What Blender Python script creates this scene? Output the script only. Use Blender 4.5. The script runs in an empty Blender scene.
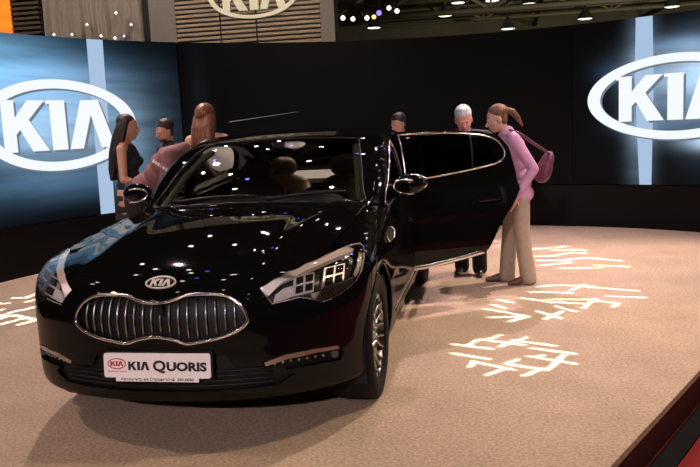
import bpy, bmesh, math, random
import numpy as np
from mathutils import Vector, Matrix
from mathutils.geometry import delaunay_2d_cdt

random.seed(7)
rng = np.random.default_rng(7)
scene = bpy.context.scene
COL = scene.collection
R = math.radians

# ------------------------------------------------------------------ camera
CF = 768.14                                   # focal length in pixels of the 700x467 frame
CP = np.array([1.5525, -3.2253, 1.5074])
CYAW, CPITCH, CROLL = -.1875, .140, -.048
_f = np.array([math.sin(CYAW)*math.cos(CPITCH), math.cos(CYAW)*math.cos(CPITCH), -math.sin(CPITCH)])
_r = np.cross(_f, [0, 0, 1]); _r /= np.linalg.norm(_r)
_u = np.cross(_r, _f)
CR = _r*math.cos(CROLL) + _u*math.sin(CROLL)
CU = -_r*math.sin(CROLL) + _u*math.cos(CROLL)
CFW = _f
cam_d = bpy.data.cameras.new('camera')
cam_d.sensor_fit = 'HORIZONTAL'
cam_d.sensor_width = 36.0
cam_d.lens = CF/700*36.0
cam_d.clip_end = 300
cam = bpy.data.objects.new('camera', cam_d)
COL.objects.link(cam)
cam.matrix_world = Matrix(((CR[0], CU[0], -CFW[0], CP[0]), (CR[1], CU[1], -CFW[1], CP[1]), (CR[2], CU[2], -CFW[2], CP[2]), (0, 0, 0, 1)))
scene.camera = cam

# ------------------------------------------------------------------ world, exposure
world = bpy.data.worlds.new('hall_dark')
scene.world = world
world.use_nodes = True
world.node_tree.nodes['Background'].inputs[0].default_value = (1.0, .80, .66, 1)
world.node_tree.nodes['Background'].inputs[1].default_value = .012
vs = scene.view_settings
vs.view_transform = 'Standard'
vs.look = 'None'
vs.exposure = 0.0
vs.gamma = 1.0
vs.use_curve_mapping = False

# ------------------------------------------------------------------ big lights (most hang in fixtures built further down; the hall uplights have none)
def aim(o, target):
    d = Vector(target) - o.location
    o.rotation_euler = d.to_track_quat('-Z', 'Y').to_euler()
def spot(loc, target, watts, colour, deg, blend=.6, radius=.06):
    l = bpy.data.lights.new('spot_light', 'SPOT')
    l.energy = watts; l.color = colour; l.spot_size = R(deg); l.spot_blend = blend; l.shadow_soft_size = radius
    o = bpy.data.objects.new('spot_light', l); COL.objects.link(o)
    o.location = loc; aim(o, target)
    return o
STAGE_SPOTS = [
    # position, aim, watts, colour, cone
    ((4.6, 5.6, 5.6), (2.9, 3.2, 0), 1620, (1.0, .76, .63), 66),
    ((1.0, 6.9, 5.8), (2.0, 4.6, 0), 1260, (1.0, .72, .76), 66),
    ((-3.0, 5.6, 5.6), (-2.4, 2.6, 0), 1260, (1.0, .75, .70), 66),
    ((5.2, 1.0, 5.6), (2.6, .6, 0), 760, (1.0, .72, .50), 60),
    ((.6, -7.6, 3.6), (0.3, 1.2, .8), 1500, (1.0, .80, .80), 34),  # added low front fill from behind the camera, not on the rig
    ((-3.6, -.8, 5.4), (-1.8, .2, 0), 400, (1.0, .66, .50), 50),
    ((4.9, .6, 5.4), (1.9, 4.0, 1.2), 720, (1.0, .74, .80), 34),
    ((-4.2, 1.4, 5.4), (-1.5, 3.8, 1.4), 560, (1.0, .72, .66), 36),
]
SPOTS = [spot(*s) for s in STAGE_SPOTS]
HALL_SPOTS = [((-6.5, 5.2, 6.4), (-4.9, 9.6, 3.6), 620, (1.0, .87, .70), 80),
              ((-1.0, 5.0, 6.4), (-2.0, 9.6, 3.6), 700, (1.0, .84, .66), 80),
              ((5.0, 14.0, 2.6), (9.0, 42.0, 8.0), 5200, (1.0, .88, .66), 90),  # this and the next: added uplights hidden beyond the wall, brightening the hall roof
              ((12.0, 15.0, 2.6), (20.0, 42.0, 8.0), 5200, (1.0, .88, .66), 90)]
HSPOTS = [spot(*s) for s in HALL_SPOTS]

# ------------------------------------------------------------------ materials
MATS = {}
def mat(name, col, rough=.5, metal=0.0, coat=0.0, noise=0.0, nscale=40.0, bump=0.0, bscale=200.0, spec=.5, sheen=0.0, emit=None, estr=0.0):
    if name in MATS: return MATS[name]
    m = bpy.data.materials.new(name); m.use_nodes = True
    nt = m.node_tree; b = nt.nodes['Principled BSDF']
    b.inputs['Base Color'].default_value = (*col, 1)
    b.inputs['Roughness'].default_value = rough
    b.inputs['Metallic'].default_value = metal
    b.inputs['Coat Weight'].default_value = coat
    b.inputs['Coat Roughness'].default_value = .03
    b.inputs['Specular IOR Level'].default_value = spec
    b.inputs['Sheen Weight'].default_value = sheen
    tc = nt.nodes.new('ShaderNodeTexCoord')
    if noise > 0:
        n = nt.nodes.new('ShaderNodeTexNoise'); n.inputs['Scale'].default_value = nscale; n.inputs['Detail'].default_value = 4
        nt.links.new(tc.outputs['Object'], n.inputs['Vector'])
        mx = nt.nodes.new('ShaderNodeMix'); mx.data_type = 'RGBA'
        mx.inputs[6].default_value = (*[c*(1-noise) for c in col], 1)
        mx.inputs[7].default_value = (*[min(1, c*(1+noise)) for c in col], 1)
        nt.links.new(n.outputs['Fac'], mx.inputs[0]); nt.links.new(mx.outputs[2], b.inputs['Base Color'])
    if bump > 0:
        n2 = nt.nodes.new('ShaderNodeTexNoise'); n2.inputs['Scale'].default_value = bscale; n2.inputs['Detail'].default_value = 3
        nt.links.new(tc.outputs['Object'], n2.inputs['Vector'])
        bp = nt.nodes.new('ShaderNodeBump'); bp.inputs['Strength'].default_value = bump; bp.inputs['Distance'].default_value = .004
        nt.links.new(n2.outputs['Fac'], bp.inputs['Height']); nt.links.new(bp.outputs['Normal'], b.inputs['Normal'])
    if emit:
        b.inputs['Emission Color'].default_value = (*emit, 1); b.inputs['Emission Strength'].default_value = estr
    MATS[name] = m
    return m
def emat(name, col, strength):
    if name in MATS: return MATS[name]
    m = bpy.data.materials.new(name); m.use_nodes = True
    nt = m.node_tree; nt.nodes.clear()
    e = nt.nodes.new('ShaderNodeEmission'); e.inputs[0].default_value = (*col, 1); e.inputs[1].default_value = strength
    o = nt.nodes.new('ShaderNodeOutputMaterial'); nt.links.new(e.outputs[0], o.inputs[0])
    MATS[name] = m
    return m
def glassmat(name, tint, refl=1.0):
    """thin pane: transparent with tint plus fresnel mirror"""
    if name in MATS: return MATS[name]
    m = bpy.data.materials.new(name); m.use_nodes = True
    nt = m.node_tree; nt.nodes.clear()
    t = nt.nodes.new('ShaderNodeBsdfTransparent'); t.inputs[0].default_value = (*tint, 1)
    g = nt.nodes.new('ShaderNodeBsdfGlossy'); g.inputs['Roughness'].default_value = .015; g.inputs[0].default_value = (refl, refl, refl, 1)
    fr = nt.nodes.new('ShaderNodeFresnel'); fr.inputs[0].default_value = 1.5
    mx = nt.nodes.new('ShaderNodeMixShader'); o = nt.nodes.new('ShaderNodeOutputMaterial')
    nt.links.new(fr.outputs[0], mx.inputs[0]); nt.links.new(t.outputs[0], mx.inputs[1]); nt.links.new(g.outputs[0], mx.inputs[2]); nt.links.new(mx.outputs[0], o.inputs[0])
    MATS[name] = m
    return m
paint = mat('black_car_paint', (.003, .003, .0033), .3, 0, 1.0, noise=.3, nscale=900, spec=0.0)
MATS['black_car_paint'].node_tree.nodes['Principled BSDF'].inputs['Coat Weight'].default_value = .5
chrome = mat('chrome', (.88, .85, .85), .16, 1.0, noise=.03, nscale=60)
satin = mat('satin_metal', (.52, .50, .50), .28, 1.0, noise=.05, nscale=80)
rubber = mat('tyre_rubber', (.006, .006, .006), .75, noise=.3, nscale=60, bump=.2, spec=.2)
blackpl = mat('black_plastic', (.006, .006, .006), .55, noise=.3, nscale=120, spec=.25)
mattblack = mat('matt_black', (.004, .004, .004), .9, noise=.2, nscale=30)
pinkwhite = mat('white_lamp_plastic', (.92, .84, .84), .25, noise=.03, nscale=50)
lampsilver = mat('lamp_silver', (.80, .74, .72), .22, .25, noise=.05, nscale=90)
windglass = glassmat('windscreen_glass', (.80, .86, .80))
tintglass = glassmat('tinted_side_glass', (.05, .05, .05))
clearglass = glassmat('lamp_glass', (.95, .95, .95))
leather = mat('beige_leather', (.46, .34, .21), .5, noise=.12, nscale=40, bump=.15)
leatherdark = mat('brown_leather', (.15, .11, .075), .5, noise=.12, nscale=40, bump=.15)
dashmat = mat('dashboard_grey', (.16, .17, .18), .55, noise=.1, nscale=80, bump=.1)
platewhite = mat('plate_white', (.86, .80, .82), .35, noise=.02, nscale=20)
inkblack = mat('ink_black', (.006, .006, .008), .5, noise=.1, nscale=20)
inkred = mat('ink_red', (.42, .01, .03), .5, noise=.1, nscale=20)

# ------------------------------------------------------------------ mesh helpers
class MB:
    def __init__(s): s.v = []; s.f = []; s.n = 0
    def add(s, v, f):
        v = np.asarray(v, float)
        s.v.append(v); s.f += [tuple(int(i)+s.n for i in q) for q in f]; s.n += len(v)
        return s
    def box(s, lo, hi, M=None):
        x0, y0, z0 = lo; x1, y1, z1 = hi
        v = np.array([(x0, y0, z0), (x1, y0, z0), (x1, y1, z0), (x0, y1, z0), (x0, y0, z1), (x1, y0, z1), (x1, y1, z1), (x0, y1, z1)], float)
        if M is not None: v = v @ np.array(M)[:3, :3].T + np.array(M)[:3, 3]
        return s.add(v, [(0, 3, 2, 1), (4, 5, 6, 7), (0, 1, 5, 4), (1, 2, 6, 5), (2, 3, 7, 6), (3, 0, 4, 7)])
    def tube(s, path, r, n=8, closed=False, flat=None, up=None):
        """tube along a path; r scalar or list; flat=(a,b) scales the section along side/up"""
        P = np.asarray(path, float); m = len(P)
        rr = np.full(m, r) if np.isscalar(r) else np.asarray(r, float)
        if closed: T = np.roll(P, -1, 0) - np.roll(P, 1, 0)
        else: T = np.gradient(P, axis=0)
        T /= np.linalg.norm(T, axis=1)[:, None] + 1e-12
        ref = np.array(up if up is not None else (0, 0, 1.0), float)
        vs_ = []
        pa = None
        for i in range(m):
            if up is not None or pa is None:
                a = np.cross(T[i], ref)
                if np.linalg.norm(a) < 1e-4: a = np.cross(T[i], (1.0, 0, 0))
            else:
                a = pa - T[i]*(pa @ T[i])
            a /= np.linalg.norm(a) + 1e-12; pa = a
            b = np.cross(a, T[i])
            fa, fb = flat if flat else (1, 1)
            for k in range(n):
                t = 2*math.pi*k/n
                vs_.append(P[i] + rr[i]*(fa*a*math.cos(t) + fb*b*math.sin(t)))
        f = []
        for i in range(m if closed else m-1):
            j = (i+1) % m
            for k in range(n):
                f.append((i*n+k, i*n+(k+1) % n, j*n+(k+1) % n, j*n+k))
        if not closed:
            f.append(tuple(range(n-1, -1, -1))); f.append(tuple((m-1)*n+k for k in range(n)))
        return s.add(vs_, f)
    def lathe(s, prof, n=32, M=None, cap=False):
        """prof list of (r, h) about local z"""
        v = []; f = []
        m = len(prof)
        for k in range(n):
            t = 2*math.pi*k/n
            for (r, h) in prof: v.append((r*math.cos(t), r*math.sin(t), h))
        for k in range(n):
            k2 = (k+1) % n
            for i in range(m-1): f.append((k*m+i, k2*m+i, k2*m+i+1, k*m+i+1))
        v = np.array(v)
        if M is not None: v = v @ np.array(M)[:3, :3].T + np.array(M)[:3, 3]
        return s.add(v, f)
    def ell(s, c, rad, M=None, n=14, m=10):
        v = []; f = []
        for i in range(m+1):
            a = math.pi*i/m
            for k in range(n):
                t = 2*math.pi*k/n
                v.append((rad[0]*math.sin(a)*math.cos(t), rad[1]*math.sin(a)*math.sin(t), rad[2]*math.cos(a)))
        for i in range(m):
            for k in range(n): f.append((i*n+k, i*n+n+k, i*n+n+(k+1) % n, i*n+(k+1) % n))
        v = np.array(v)
        if M is not None: v = v @ np.array(M)[:3, :3].T
        return s.add(v + np.array(c, float), f)
    def prism(s, poly, h0, h1, fn):
        """poly of 2-D points extruded between h0 and h1; fn(u,v,h)->xyz"""
        n = len(poly)
        v = [fn(p[0], p[1], h0) for p in poly] + [fn(p[0], p[1], h1) for p in poly]
        f = [tuple(range(n-1, -1, -1)), tuple(range(n, 2*n))] + [(i, (i+1) % n, n+(i+1) % n, n+i) for i in range(n)]
        return s.add(v, f)
    def xf(s, fn):
        s.v = [fn(np.asarray(a)) for a in s.v]; return s
    def build(s, name, m, parent=None, base=None, smooth=True, normals=None, angle=None):
        V = np.concatenate(s.v) if s.v else np.zeros((0, 3))
        if base is None: base = BASE
        return mkobj(name, V - np.asarray(base), s.f, m, parent, smooth, normals, angle)
BASE = np.zeros(3)
def mkobj(name, V, F_, m, parent=None, smooth=True, normals=None, angle=None):
    me = bpy.data.meshes.new(name)
    me.from_pydata([tuple(map(float, p)) for p in V], [], F_)
    me.update()
    bm = bmesh.new(); bm.from_mesh(me)
    if normals is None:
        bmesh.ops.remove_doubles(bm, verts=bm.verts, dist=1e-6)
        bmesh.ops.recalc_face_normals(bm, faces=bm.faces)
    if smooth:
        for f in bm.faces: f.smooth = True
        if angle is not None:
            for e in bm.edges:
                if len(e.link_faces) == 2 and e.calc_face_angle(0) > angle: e.smooth = False
    bm.to_mesh(me); bm.free()
    if m: me.materials.append(m)
    if normals is not None:
        me.normals_split_custom_set_from_vertices([tuple(n) for n in normals])
    o = bpy.data.objects.new(name, me); COL.objects.link(o)
    if parent: o.parent = parent
    return o
def tag(o, label=None, cat=None, group=None, kind=None):
    if label: o['label'] = label
    if cat: o['category'] = cat
    if group: o['group'] = group
    if kind: o['kind'] = kind
    return o
def empty(name, loc, label, cat, group=None):
    o = bpy.data.objects.new(name, None); COL.objects.link(o); o.location = loc
    o.empty_display_size = .1
    return tag(o, label, cat, group)
def copy_tree(o, parent=None):
    c = o.copy(); COL.objects.link(c); c.parent = parent
    for ch in list(o.children): copy_tree(ch, c)
    return c
def remeshed(mb, name, m, parent, voxel=.01, it=5, base=None):
    """all shapes of mb fused into one continuous skin"""
    base = BASE if base is None else base
    V = np.concatenate(mb.v)
    me = bpy.data.meshes.new(name); me.from_pydata([tuple(map(float, p - np.asarray(base))) for p in V], [], mb.f)
    o = bpy.data.objects.new(name, me); COL.objects.link(o)
    md = o.modifiers.new('r', 'REMESH'); md.mode = 'VOXEL'; md.voxel_size = voxel
    sm = o.modifiers.new('s', 'SMOOTH'); sm.iterations = it; sm.factor = .5
    dg = bpy.context.evaluated_depsgraph_get()
    me2 = bpy.data.meshes.new_from_object(o.evaluated_get(dg))
    o.modifiers.clear(); o.data = me2; bpy.data.meshes.remove(me)
    me2.name = name
    me2.materials.clear(); me2.materials.append(m)
    me2.polygons.foreach_set('use_smooth', [True]*len(me2.polygons)); me2.update()
    if parent: o.parent = parent
    return o
def cap(mb, p0, p1, r0, r1, flat=None, n=12):
    """tapered capsule"""
    p0 = np.array(p0, float); p1 = np.array(p1, float)
    mb.tube([p0, p0*.5+p1*.5, p1], [r0, (r0+r1)/2, r1], n)
    mb.ell(p0, (r0,)*3, n=n, m=8); mb.ell(p1, (r1,)*3, n=n, m=8)
def chain(mb, pts, rad, n=12):
    for i in range(len(pts)-1): cap(mb, pts[i], pts[i+1], rad[i], rad[i+1], n=n)

def ray(px, py): return CFW + CR*(px-350)/CF - CU*(py-233.5)/CF
def at_z(px, py, z=0.0):
    d = ray(px, py); return CP + d*((z-CP[2])/d[2])
def at_y(px, py, Y):
    d = ray(px, py); return CP + d*((Y-CP[1])/d[1])
# ================================================================== the setting
WC = np.array([1.005, 2.961]); WR = 4.908; WH = 2.67; LEDB = .571
def wallpt(s, z, off=0.0):
    """arc length s along the curved wall, height z, off = towards the stage"""
    a = s/WR; r = WR - off
    return (WC[0]+r*math.sin(a), WC[1]+r*math.cos(a), z)
def arcstrip(s0, s1, z0, z1, off, n, thick=0.0, uv=True):
    mb = MB()
    nz = 2
    ss = np.linspace(s0, s1, n+1)
    v = [wallpt(s, z, off) for s in ss for z in (z0, z1)]
    f = [(2*i, 2*i+1, 2*i+3, 2*i+2) for i in range(n)]
    if thick:
        k = len(v)
        v += [wallpt(s, z, off-thick) for s in ss for z in (z0, z1)]
        f += [(k+2*i, k+2*i+2, k+2*i+3, k+2*i+1) for i in range(n)]
        f += [(2*i+1, k+2*i+1, k+2*i+3, 2*i+3) for i in range(n)] + [(2*i, 2*i+2, k+2*i+2, k+2*i) for i in range(n)]
        f += [(0, k, k+1, 1), (2*n, 2*n+1, k+2*n+1, k+2*n)]
    mb.add(v, f)
    return mb

# stage: wall arc at the back, straight front edge
E0 = at_z(610, 467)[:2]; E1 = at_z(700, 370)[:2]
ed = (E1-E0)/np.linalg.norm(E1-E0)
pA = E0 + ed*6.9; pB = E0 - ed*2.6
outline = [tuple(pA)]
for a in np.linspace(50, -112, 60):
    outline.append((WC[0]+(WR+.3)*math.sin(R(a)), WC[1]+(WR+.3)*math.cos(R(a))))
outline += [(-4.6, -1.6), (-2.0, -2.6), tuple(pB)]
def flat(u, v, h): return (u, v, h)
STZ = -.22
def carpet_material(name, c0, c1, scale, bump):
    m = bpy.data.materials.new(name); m.use_nodes = True
    nt = m.node_tree; b = nt.nodes['Principled BSDF']; b.inputs['Roughness'].default_value = .85
    b.inputs['Specular IOR Level'].default_value = .25
    tc = nt.nodes.new('ShaderNodeTexCoord')
    n1 = nt.nodes.new('ShaderNodeTexNoise'); n1.inputs['Scale'].default_value = scale; n1.inputs['Detail'].default_value = 5; n1.inputs['Roughness'].default_value = .7
    n2 = nt.nodes.new('ShaderNodeTexNoise'); n2.inputs['Scale'].default_value = 2.2; n2.inputs['Detail'].default_value = 3
    for n in (n1, n2): nt.links.new(tc.outputs['Object'], n.inputs['Vector'])
    cr = nt.nodes.new('ShaderNodeValToRGB'); cr.color_ramp.elements[0].position = .3; cr.color_ramp.elements[1].position = .7
    cr.color_ramp.elements[0].color = (*c0, 1); cr.color_ramp.elements[1].color = (*c1, 1)
    nt.links.new(n1.outputs['Fac'], cr.inputs[0])
    mx = nt.nodes.new('ShaderNodeMix'); mx.data_type = 'RGBA'; mx.blend_type = 'MULTIPLY'; mx.inputs[0].default_value = .35
    nt.links.new(cr.outputs[0], mx.inputs[6]); nt.links.new(n2.outputs['Fac'], mx.inputs[7]); nt.links.new(mx.outputs[2], b.inputs['Base Color'])
    bp = nt.nodes.new('ShaderNodeBump'); bp.inputs['Strength'].default_value = bump; bp.inputs['Distance'].default_value = .01
    nt.links.new(n1.outputs['Fac'], bp.inputs['Height']); nt.links.new(bp.outputs['Normal'], b.inputs['Normal'])
    return m
stage_mat = carpet_material('stage_carpet_beige', (.34, .245, .17), (.74, .58, .43), 60, .7)
red_mat = carpet_material('red_carpet', (.16, .002, .004), (.27, .004, .007), 120, .5)
mb = MB(); mb.prism(outline, -.035, 0.0, flat)
floor = tag(mb.build('floor', stage_mat, smooth=False), kind='structure')
mb = MB()
ins = [tuple(np.array(p) + (np.array((.8, 2.6))-np.array(p))*.006) for p in outline]
mb.prism(ins, STZ, -.035, flat)
tag(mb.build('trim_1', mat('stage_side_maroon', (.035, .004, .006), .6, noise=.3, nscale=25), smooth=False), kind='structure')
mb = MB()
nrm = np.array((ed[1], -ed[0]))
for a, b in ((-2.6, 6.9),):
    p0 = E0+ed*a; p1 = E0+ed*b
    q = [tuple(p0+nrm*.0), tuple(p1+nrm*.0), tuple(p1+nrm*.11), tuple(p0+nrm*.11)]
    mb.prism(q, STZ, STZ+.012, flat)
tag(mb.build('trim_2', mat('grey_floor_strip', (.010, .010, .011), .95, noise=.2, nscale=30, spec=.05), smooth=False), kind='structure')
mb = MB(); mb.box((-25, -14, STZ-.1), (30, 62, STZ))
tag(mb.build('floor_hall', red_mat, smooth=False), kind='structure')

# curved wall behind the stage
wallm = mat('wall_black', (.006, .006, .007), .55, noise=.2, nscale=15)
tag(arcstrip(R(-112)*WR, R(62)*WR, 0.0, WH, -.02, 110, .10).build('wall_back', wallm, smooth=True, angle=R(40)), kind='structure')
tag(arcstrip(R(-112)*WR, R(62)*WR, 0.0, LEDB-.012, .06, 110, .08).build('baseboard_back', mat('plinth_black', (.003, .003, .0035), .5, noise=.2, nscale=8, spec=.2), smooth=True, angle=R(40)), kind='structure')

def screen_material(name, blobs, base, streak, gain=1.0):
    """picture on an LED screen: soft colour patches in arc length / height coordinates"""
    m = bpy.data.materials.new(name); m.use_nodes = True
    nt = m.node_tree; nt.nodes.clear(); L = nt.links.new
    def N(t, **k):
        n = nt.nodes.new(t)
        for a, b in k.items(): setattr(n, a, b)
        return n
    def math_(op, a, b=None):
        n = N('ShaderNodeMath', operation=op)
        for i, q in enumerate((a, b)):
            if q is None: continue
            if isinstance(q, (int, float)): n.inputs[i].default_value = q
            else: L(q, n.inputs[i])
        return n.outputs[0]
    uvn = N('ShaderNodeUVMap'); sp = N('ShaderNodeSeparateXYZ'); L(uvn.outputs[0], sp.inputs[0])
    s, z = sp.outputs[0], sp.outputs[1]
    ns = N('ShaderNodeTexNoise'); ns.inputs['Scale'].default_value = 1.0; ns.inputs['Detail'].default_value = 5
    mp = N('ShaderNodeMapping'); mp.inputs['Scale'].default_value = streak; L(uvn.outputs[0], mp.inputs[0]); L(mp.outputs[0], ns.inputs['Vector'])
    acc = None
    for (s0, z0, a, b, p, col, k) in blobs:
        e1 = math_('POWER', math_('ABSOLUTE', math_('DIVIDE', math_('SUBTRACT', s, s0), a)), p)
        e2 = math_('POWER', math_('ABSOLUTE', math_('DIVIDE', math_('SUBTRACT', z, z0), b)), p)
        g = math_('MULTIPLY', math_('EXPONENT', math_('MULTIPLY', math_('ADD', e1, e2), -1.0)), k)
        vm = N('ShaderNodeVectorMath', operation='SCALE'); vm.inputs[0].default_value = col; L(g, vm.inputs['Scale'])
        if acc is None: acc = vm.outputs[0]
        else:
            ad = N('ShaderNodeVectorMath', operation='ADD'); L(acc, ad.inputs[0]); L(vm.outputs[0], ad.inputs[1]); acc = ad.outputs[0]
    nz = math_('MULTIPLY', math_('ADD', ns.outputs['Fac'], .12), 1.62)
    vm = N('ShaderNodeVectorMath', operation='SCALE'); L(acc, vm.inputs[0]); L(nz, vm.inputs['Scale'])
    # pixel rows of the LED tiles
    wv = N('ShaderNodeTexWave'); wv.inputs['Scale'].default_value = 24; wv.bands_direction = 'DIAGONAL'; L(uvn.outputs[0], wv.inputs['Vector'])
    rows = math_('ADD', math_('MULTIPLY', wv.outputs['Fac'], .10), .95)
    vm2 = N('ShaderNodeVectorMath', operation='SCALE'); L(vm.outputs[0], vm2.inputs[0]); L(rows, vm2.inputs['Scale'])
    ad = N('ShaderNodeVectorMath', operation='ADD'); L(vm2.outputs[0], ad.inputs[0]); ad.inputs[1].default_value = base
    em = N('ShaderNodeEmission'); L(ad.outputs[0], em.inputs[0]); em.inputs[1].default_value = gain
    gl = N('ShaderNodeBsdfDiffuse'); gl.inputs[0].default_value = (.010, .010, .011, 1)
    su = N('ShaderNodeAddShader'); L(em.outputs[0], su.inputs[0]); L(gl.outputs[0], su.inputs[1])
    o = N('ShaderNodeOutputMaterial'); L(su.outputs[0], o.inputs[0])
    return m
def led_screen(name, s0, s1, m, label):
    n = max(8, int((s1-s0)/.12))
    o = arcstrip(s0, s1, LEDB, WH+.004, .045, n, .06).build(name, m, smooth=True, angle=R(40))
    me = o.data; uv = me.uv_layers.new(name='UVMap')
    for lp in me.loops:
        p = me.vertices[lp.vertex_index].co
        uv.data[lp.index].uv = (math.atan2(p.x-WC[0], p.y-WC[1])*WR if p.y > WC[1]-9 else 0, p.z)
    return tag(o, label, 'screen')
SL0, SL1, SR0, SR1 = R(-111)*WR, R(-45)*WR, R(19.3)*WR, R(62)*WR
mL = screen_material('led_picture_blue', [
    (-6.2, 1.95, 1.05, .50, 2, (.17, .35, .56), 1.0), (-5.6, 1.7, .95, .46, 2.5, (.26, .40, .55), 1.0),
    (-6.7, 2.35, 1.1, .30, 2, (.12, .32, .52), 1.0), (-4.55, 1.45, .25, .50, 2, (.09, .15, .21), 1.0),
    (-5.3, 2.25, .7, .25, 2, (.05, .10, .18), 1.0), (-5.4, 1.0, 1.5, .20, 2, (.05, .11, .19), 1.0), (-4.1, 1.5, .25, .8, 2, (.012, .02, .03), 1.0),
    (-8.6, 1.7, 1.5, .7, 2, (.10, .22, .38), 1.0)],
    (.0008, .0012, .002), (.55, 5.0, 1.0))
mC = screen_material('led_picture_dark', [(-3.6, 1.7, .15, .9, 2, (.004, .006, .008), 1.0)], (.0012, .0011, .0011), (1, 4, 1))
mR = screen_material('led_picture_white_glow', [
    (3.3, 2.0, .60, .27, 2, (.46, .62, .80), 1.0), (3.4, 1.65, .65, .40, 2, (.13, .23, .35), 1.0), (2.7, 1.32, .38, .10, 2, (.07, .11, .16), 1.0),
    (2.55, 1.6, .16, .9, 2, (.20, .30, .42), 1.0), (2.25, 2.0, .25, .13, 2, (.02, .05, .10), 1.0), (3.5, 1.10, .35, .10, 2, (.55, .72, .95), 1.0),
    (3.0, 2.3, .45, .10, 2, (.05, .11, .2), 1.0), (4.2, 1.7, .9, .6, 2, (.16, .26, .38), 1.0)],
    (.0012, .0012, .0013), (.9, 4.0, 1.0))
scrL = led_screen('led_screen', SL0, SL1-.012, mL, 'blue glowing curved LED screen with white oval logo behind the women')
scrC = led_screen('led_screen', SL1+.012, SR0-.006, mC, 'black unlit curved LED screen section behind the car')
scrR = led_screen('led_screen', SR0+.006, SR1, mR, 'dark LED screen with white oval logo and glow beyond the woman in pink')

white_led = emat('led_white', (.93, .97, 1.0), 1.0)
grey_led = emat('led_grey_shadow', (.16, .20, .26), 1.0)
pale_led = emat('led_pale_beam', (.40, .54, .74), 1.0)
K_POLY = [(0, 0), (.30, 0), (.30, .34), (.40, .43), (.66, 0), (1.05, 0), (.62, .62), (1.02, 1), (.62, 1), (.30, .66), (.30, 1), (-.06, 1), (-.06, .93), (0, .93)]
I_POLY = [(0, 0), (.36, 0), (.36, 1), (-.08, 1), (-.08, .93), (0, .93)]
A_POLY = [(0, 0), (.32, 0), (.56, .70), (.76, 0), (1.10, 0), (.76, 1), (.34, 1)]
def kia_letters(h):
    """polygons of the three letters, text centred on 0,0; units of metres for letter height h"""
    out = []
    for poly, x0 in ((K_POLY, -1.30), (I_POLY, -.17), (A_POLY, .24)):
        out.append(('letter', [((x0+p[0])*h, (p[1]-.5)*h) for p in poly]))
    return out
def oval_ring(a, b, ai, bi, n=72):
    t = np.linspace(0, 2*math.pi, n, endpoint=False)
    o = np.c_[a*np.cos(t), b*np.sin(t)]; i = np.c_[ai*np.cos(t), bi*np.sin(t)]
    return o, i
def ring_mesh(mb, o, i, fn, h0, h1):
    n = len(o)
    v = [fn(*p, h0) for p in o]+[fn(*p, h0) for p in i]+[fn(*p, h1) for p in o]+[fn(*p, h1) for p in i]
    f = []
    for k in range(n):
        k2 = (k+1) % n
        f += [(k, k2, n+k2, n+k), (2*n+k, 3*n+k, 3*n+k2, 2*n+k2), (k, 2*n+k, 2*n+k2, k2), (n+k, n+k2, 3*n+k2, 3*n+k)]
    mb.add(v, f)
def screen_logo(parent, sc, half, textscale):
    """white oval logo shown on a screen, on the screen's face"""
    def fn(du, dv, dz):
        return lambda u, v, h: wallpt(sc+u+du, 1.668+v+dv, h)
    o, i = oval_ring(half, .525, half-.165, .525-.105)
    mb = MB(); ring_mesh(mb, o, i, fn(.025, -.022, 0), .046, .049); mb.build('oval_shadow', grey_led, parent, smooth=False)
    mb = MB(); ring_mesh(mb, o, i, fn(0, 0, 0), .050, .054); mb.build('oval_ring', white_led, parent, smooth=False)
    for nm, poly in kia_letters(.57):
        poly = [(p[0]*textscale, p[1]) for p in poly]
        mb = MB(); mb.prism(poly, .046, .049, fn(.030, -.026, 0)); mb.build('letter_shadow', grey_led, parent, smooth=False)
        mb = MB(); mb.prism(poly, .050, .054, fn(0, 0, 0)); mb.build(nm, white_led, parent, smooth=False)
screen_logo(scrL, -5.56, 1.05, .98)
screen_logo(scrR, 2.98, 1.12, .96)
# pale vertical light beam shown on both screens
for par, pts in ((scrL, [(-5.075, 2.672), (-5.095, LEDB), (-4.90, LEDB), (-4.86, 2.672)]), (scrR, [(2.48, 2.672), (2.47, 1.9), (2.535, LEDB), (2.69, LEDB), (2.71, 1.9), (2.69, 2.672)])):
    mb = MB(); mb.prism(pts, .0455, .0465, lambda u, v, h: wallpt(u, v, h)); mb.build('light_beam', pale_led, par, smooth=False)
# thin light streaks shown on the dark section
for (s0, z0, s1, z1, w) in ((-3.20, 1.628, -2.2, 1.728, .006), (-3.62, 1.60, -3.45, 1.612, .006)):
    mb = MB(); mb.prism([(s0, z0-w), (s1, z1-w*.3), (s1, z1+w*.3), (s0, z0+w)], .0455, .048, lambda u, v, h: wallpt(u, v, h))
    mb.build('light_streak', emat('led_streak', (.42, .48, .55), .35), scrC, smooth=False)

# ------------------------------------------------------------------ stand structure beyond the wall
YB = 9.5
def bx(px, z0=None): return at_y(px, 20, YB)[0]
beige = mat('slat_beige', (.32, .25, .19), .6, noise=.1, nscale=20)
brown = mat('slat_gap_brown', (.020, .012, .008), .8, noise=.2, nscale=20)
greyp = mat('panel_grey_beige', (.20, .175, .16), .6, noise=.05, nscale=10)
ZB, ZT = 1.2, 4.25
def slat_panel(name, x0, x1, label, pitch, tilt=0.0, mslat=None):
    p = empty(name, ((x0+x1)/2, YB, ZB), label, 'wall panel')
    b = np.array(((x0+x1)/2, YB, ZB))
    MB().box((x0, YB+.05, ZB), (x1, YB+.12, ZT)).build('backing', brown, p, base=b, smooth=False)
    sm = MB().box((x0-b[0], -.05, -.023), (x1-b[0], .045, .023)).build('slat', mslat or beige, p, base=(0, 0, 0), smooth=False)
    zs = np.arange(2.62, ZT-.05, pitch)
    sm.location = (0, 0, zs[0]-ZB)
    for z in zs[1:]:
        c = sm.copy(); COL.objects.link(c); c.parent = p; c.location = (0, 0, z-ZB)
    return p
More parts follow.
